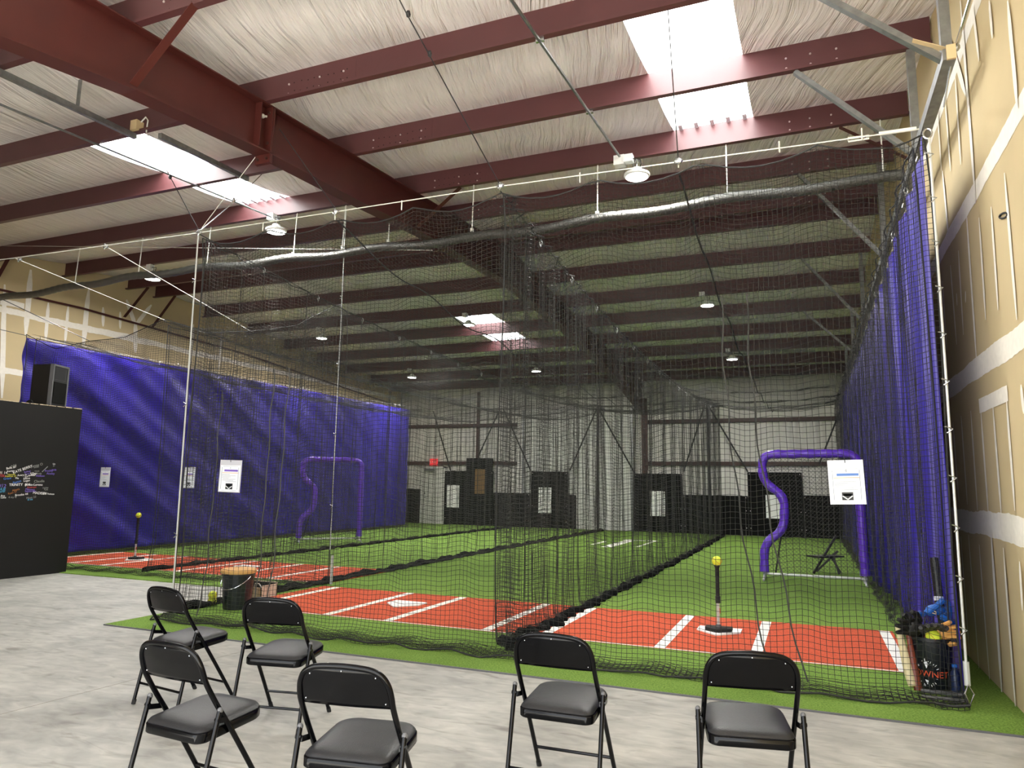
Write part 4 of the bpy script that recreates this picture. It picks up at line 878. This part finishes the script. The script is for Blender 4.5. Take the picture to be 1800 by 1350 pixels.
# ------------------------------------------------------------------ open bucket with gear at the right front corner
BK = (.79, 6.34)
br = thing('ball_bucket', 'open black bucket with orange lettering piled with gloves at right corner', 'bucket', (BK[0], BK[1], .012))
MB().lathe([(.112, 0), (.118, .01), (.138, .36), (.146, .365), (.146, .39), (.138, .39), (.130, .30), (.11, .02)], 30).build('pail', 'bucket', br, True, local=True)
ub = MB(); ub.mi = 0
view = math.atan2(-BK[1], -BK[0])
def on_pail(u, z, rr=.0012):
    r = .118+.02*(z-.01)/.35+rr; a = view+u/.125; return (r*math.cos(a), r*math.sin(a), z)
lb = MB(); text_mb(lb, 'BOWNET', .062, Matrix.Identity(4), .0003)
ub.add([on_pail(v[0]-.028, .135+v[1], .0015+v[2]) for v in lb.v], lb.f)
ub.mi = 1
for k in range(26):
    a = 2*PI*k/26+random.uniform(-.1, .1); r1 = random.uniform(.07, .085); r2 = r1+random.uniform(.004, .02); 
    if abs(math.sin(a)) < .35: continue
    ub.tube([on_pail(-.04+r1*math.cos(a)*.9, .14+r1*math.sin(a)), on_pail(-.04+r2*math.cos(a)*.9, .14+r2*math.sin(a))], .0022, 4)
ub.prism([on_pail(-.055, .215), on_pail(-.04, .175), on_pail(-.025, .205), on_pail(-.035, .225)], (0, -.001, 0)); ub.prism([on_pail(-.055, .095), on_pail(-.04, .06), on_pail(-.03, .09)], (0, -.001, 0))
ub.build('lettering', ['orange', 'paper'], br, local=True)
def mitt(loc, R3, mt, lace, label, sc_=1.0):
    t = thing('fielding_glove', label, 'glove', loc); Mx = Matrix.LocRotScale(None, R3, Vector((sc_,)*3))
    a = MB(); a.ball((0, 0, .05), .075, 14, (1, .45, .9)); a.build('palm', mt, t, True, local=True) if False else a.xf(Mx).build('palm', mt, t, True, local=True)
    for k, (dx, ln, sp_) in enumerate(((-.05, .10, -.25), (-.017, .125, -.08), (.017, .125, .08), (.05, .105, .24))):
        MB().tube([(dx, 0, .08), (dx+sp_*.04, -.02, .08+ln*.55), (dx+sp_*.1, -.045, .08+ln)], [.023, .022, .015], 8).xf(Mx).build('finger', mt, t, True, local=True)
    MB().tube([(.065, 0, .03), (.11, -.02, .08), (.115, -.04, .13)], [.026, .024, .016], 8).xf(Mx).build('thumb', mt, t, True, local=True)
    w_ = MB()
    for k in range(5): w_.bar((.066+k*.009, -.035, .10), (.066+k*.009, -.045, .17), .005, .004)
    for k in range(4): w_.bar((.062, -.038, .105+k*.018), (.108, -.038, .105+k*.018), .005, .004)
    w_.xf(Mx).build('webbing', lace, t, local=True)
from mathutils import Euler
mitt((.715, 6.27, .445), Euler((.35, -1.2, 0)), 'blackleather', 'blackleather', 'black fielding glove hanging over the left rim of the open bucket', .95)
mitt((.765, 6.30, .43), Euler((.95, -.15, .1)), 'greyleather', 'blackleather', 'dark grey glove lying over the middle of the open bucket', .95)
mitt((.815, 6.28, .425), Euler((.3, 1.15, 0)), 'tan', 'blackleather', 'tan fielding glove with dark lacing in the open bucket', .8)
softball(.795, 6.25, .405, 'yellow softball sitting in the mouth of the open bucket', .055)
bg = thing('strapped_gear', 'blue strapped gear piled on top of the gloves in the open bucket', 'gear', (.84, 6.38, .52))
mb = MB()
mb.ball((.84, 6.38, .585), .055, 14, (1.25, .9, .7)).ball((.90, 6.40, .56), .05, 12, (.9, 1, .9)).ball((.80, 6.36, .565), .035, 12, (1.3, .8, .8))
mb.tube([(.78, 6.33, .56), (.83, 6.31, .615), (.88, 6.33, .66), (.92, 6.37, .64), (.93, 6.39, .57), (.92, 6.38, .52)], [.016, .02, .022, .022, .02, .016], 8).tube([(.86, 6.30, .55), (.90, 6.31, .53), (.94, 6.34, .50)], [.022, .026, .02], 8)
mb.build('padding', 'blue', bg, True)
MB().tube([(.80, 6.325, .59), (.83, 6.30, .58), (.83, 6.30, .565), (.80, 6.325, .57), (.80, 6.325, .59)], .004, 5).build('buckle', 'amber', bg)
MB().tube([(.75, 6.3, .55), (.72, 6.28, .565), (.70, 6.29, .56)], [.014, .02, .012], 8).build('strap', 'blue', bg, True)
bt = thing('baseball_bat', 'pale wooden bat leaning at the left of the open bucket', 'bat', (.60, 6.24, .012))
a, b_ = np.array((.635, 6.20, .055)), np.array((.575, 6.36, .46)); bp_ = [a+(b_-a)*f for f in np.linspace(0, 1, 9)]
MB().tube(bp_, [.026, .033, .034, .033, .031, .028, .025, .022, .02], 12).build('barrel', 'ash', bt, True)
solo('baseball_bat', MB().tube([(.672, 6.205, .03), (.640, 6.30, .40), (.632, 6.32, .47)], [.03, .018, .013], 10), 'redwood', 'dark red bat standing between the pale bat and open bucket', 'bat')
bb = thing('baseball_bat', 'black bat standing upright behind the open bucket by the curtain', 'bat', (.90, 6.52, .012))
MB().tube([(.9, 6.5, .02), (.90, 6.55, .45), (.895, 6.58, .60)], [.015, .026, .032], 12).tube([(.895, 6.58, .60), (.885, 6.63, .95)], .033, 12).build('barrel', 'plastic', bb, True)
MB().tube([(.892, 6.575, .63), (.891, 6.58, .66)], .0345, 12).build('end_band', 'paper', bb, True)
wbt = thing('water_bottle', 'small navy bottle standing right of the open bucket', 'bottle', (.905, 6.16, .012))
MB().lathe([(.028, 0), (.031, .01), (.031, .17), (.016, .20), (.016, .215)], 16).build('body', 'bluedark', wbt, True, local=True)
MB().lathe([(.0185, .215), (.0185, .235)], 12).build('cap', 'blue', wbt, True, local=True)
nb = thing('net_weight_bar', 'dark weight bars lying along the net foot below the open bucket', 'bar', (.8, 6.1, .02))
MB().tube([(.68, 6.12, .05), (.95, 6.10, .055)], .014, 8).build('bar', 'grey', nb); MB().tube([(.67, 6.02, .035), (.94, 6.0, .04)], .012, 8).build('bar', 'grey', nb)

solo('wall_ring', MB().tube([tuple(on(0, XR-.006, 1764+7*math.cos(a), 379+4.5*math.sin(a)-2.2*math.cos(a))) for a in np.linspace(0, 2*PI, 20, endpoint=False)], .007, 6, True), 'rope', 'small black oval ring on the bare right drywall', 'ring')

# ------------------------------------------------------------------ folding chairs
def make_chair(label):
    t = thing('folding_chair', label, 'chair', group='black folding chairs')
    def side(sx):   # foot of the front leg up to the back bend
        return [(sx*.205, .21, .0), (sx*.2, .06, .235), (sx*.197, -.06, .415), (sx*.195, -.115, .49), (sx*.193, -.19, .605)]
    P = side(-1)
    top = [(-.193, -.205, .645), (-.186, -.22, .69), (-.165, -.232, .728), (-.125, -.24, .75), (-.06, -.245, .757), (0, -.246, .759)]
    path = P+top+[(-x, y, z) for x, y, z in top[:-1][::-1]]+side(1)[::-1]
    pts = []; path = np.array(path)
    for i in range(len(path)-1):
        for k in range(4): pts.append(path[i]+(path[i+1]-path[i])*k/4)
    pts.append(path[-1]); pts = np.array(pts); sm = pts.copy()
    for _ in range(3): sm[1:-1] = (sm[:-2]+2*sm[1:-1]+sm[2:])/4
    MB().tube(sm, .0115, 10).build('back_and_front_leg_tube', 'black', t, True, local=True)
    # pressed back panel following the tube
    nx, nz = 24, 8; G = []
    for i in range(nx+1):
        u = -1+2*i/nx; row = []
        zt = .753-.0*abs(u)-.065*max(0, (abs(u)-.55)/.45)**2.2
        for j in range(nz+1):
            f = j/nz; z = .602+(zt-.602)*f; wdt = .19
            y = -.188-.36*(z-.602)*1.0 if z < .69 else -.2197-.28*(z-.69)
            row.append((u*wdt, y-.012*(1-u*u)+.003, z))
        G.append(row)
    mb = MB().grid(G); pn = mb.build('back_panel', 'black', t, True, local=True); so = pn.modifiers.new('thickness', 'SOLIDIFY'); so.thickness = .008; so.offset = 0
    for u, f in ((-.72, .8), (0, .93), (.72, .8), (-.88, .12), (.88, .12)):
        z = .602+.15*f; y = (-.188-.36*(z-.602) if z < .69 else -.2197-.28*(z-.69))-.012*(1-u*u)-.003
        MB().ball((u*.19, y, z), .0035, 8).build('rivet', 'steel', pn, local=True)
    for sx in (-1, 1):
        lg = MB().tube([(sx*.222, -.132, .488), (sx*.222, -.20, .2), (sx*.224, -.24, .0)], .011, 10); lg = lg.build('rear_leg', 'black', t, True, local=True)
        MB().ball((sx*.222, -.131, .488), .0125, 10, (1, 1, 1.1)).build('leg_cap', 'grey', lg, True, local=True)
        MB().tube([(sx*.224, -.2385, .001), (sx*.2235, -.232, .03)], .0135, 10).build('rubber_foot', 'rubber', lg, local=True)
        MB().tube([(sx*.205, .208, .001), (sx*.205, .192, .03)], .0135, 10).build('front_foot', 'rubber', t, local=True)
        MB().bar((sx*.208, -.142, .445), (sx*.205, -.075, .435), .006, .022).lathe([(.009, -.012), (.009, .012)], 8, (sx*.222, -.140, .452), 0).build('hinge_link', 'black', t, local=True)
    MB().tube([(-.223, -.212, .13), (.223, -.212, .13)], .008, 8).build('rear_stretcher', 'black', t, True, local=True)
    MB().tube([(-.203, .132, .12), (.203, .132, .12)], .008, 8).build('front_stretcher', 'black', t, True, local=True)
    # seat pan with rounded front corners and a padded top
    def outline(gr):
        hw, y0, y1, r0, r1 = .185, -.193, .186, .045, .085; o = []
        for cx, cy, r, a0 in ((hw-r1, y1-r1, r1, 0), (-hw+r1, y1-r1, r1, 90), (-hw+r0, y0+r0, r0, 180), (hw-r0, y0+r0, r0, 270)):
            for k in range(7): a = math.radians(a0+15*k); o.append(((cx+r*math.cos(a))*(1+gr/.185), -.003+(cy+r*math.sin(a)+.003)*(1+gr/.185)))
        return o
    def zt(y, b): return b+(y+.193)*.085
    def rings(spec):
        m_ = MB(); O = [[(x, y, zt(y, b)) for x, y in outline(g)] for g, b in spec]; n = len(O[0])
        m_.add([p for r in O for p in r], [(i*n+k, i*n+(k+1) % n, (i+1)*n+(k+1) % n, (i+1)*n+k) for i in range(len(O)-1) for k in range(n)]+[tuple(range(n-1, -1, -1)), tuple((len(O)-1)*n+k for k in range(n))]); return m_
    rings([(-.015, .356), (-.003, .356), (0, .360), (0, .392), (-.003, .396), (-.01, .397)]).build('seat_pan', 'black', t, True, local=True)
    rings([(-.006, .3965), (-.004, .401), (-.012, .411), (-.03, .419), (-.06, .424), (-.10, .4262), (-.14, .4268), (-.178, .427)]).build('seat_pad', 'vinyl', t, True, local=True)
    return t
ch = make_chair('black folding chair at far left, behind another folding chair')
SPOT = [(-3.914, 3.862, -.143, None), (-3.083, 3.828, .185, 'black folding chair directly in front of the lidded bucket'),
        (-2.574, 2.663, -.073, 'black folding chair in the near left row, overlapping the leftmost back chair'), (-1.729, 2.662, .167, 'nearest black folding chair, its legs cut off by the bottom edge'),
        (-1.165, 3.585, .027, 'black folding chair standing alone in front of the gathered partition net'), (-.311, 3.605, .22, 'rightmost black folding chair, in front of the nearest batting tee')]
for i, (x, y, a, lb) in enumerate(SPOT):
    if i == 0: ch.location = (x, y, .0005); ch.rotation_euler = (0, 0, a)
    else: dup(ch, (x, y, .0005), a, lb)
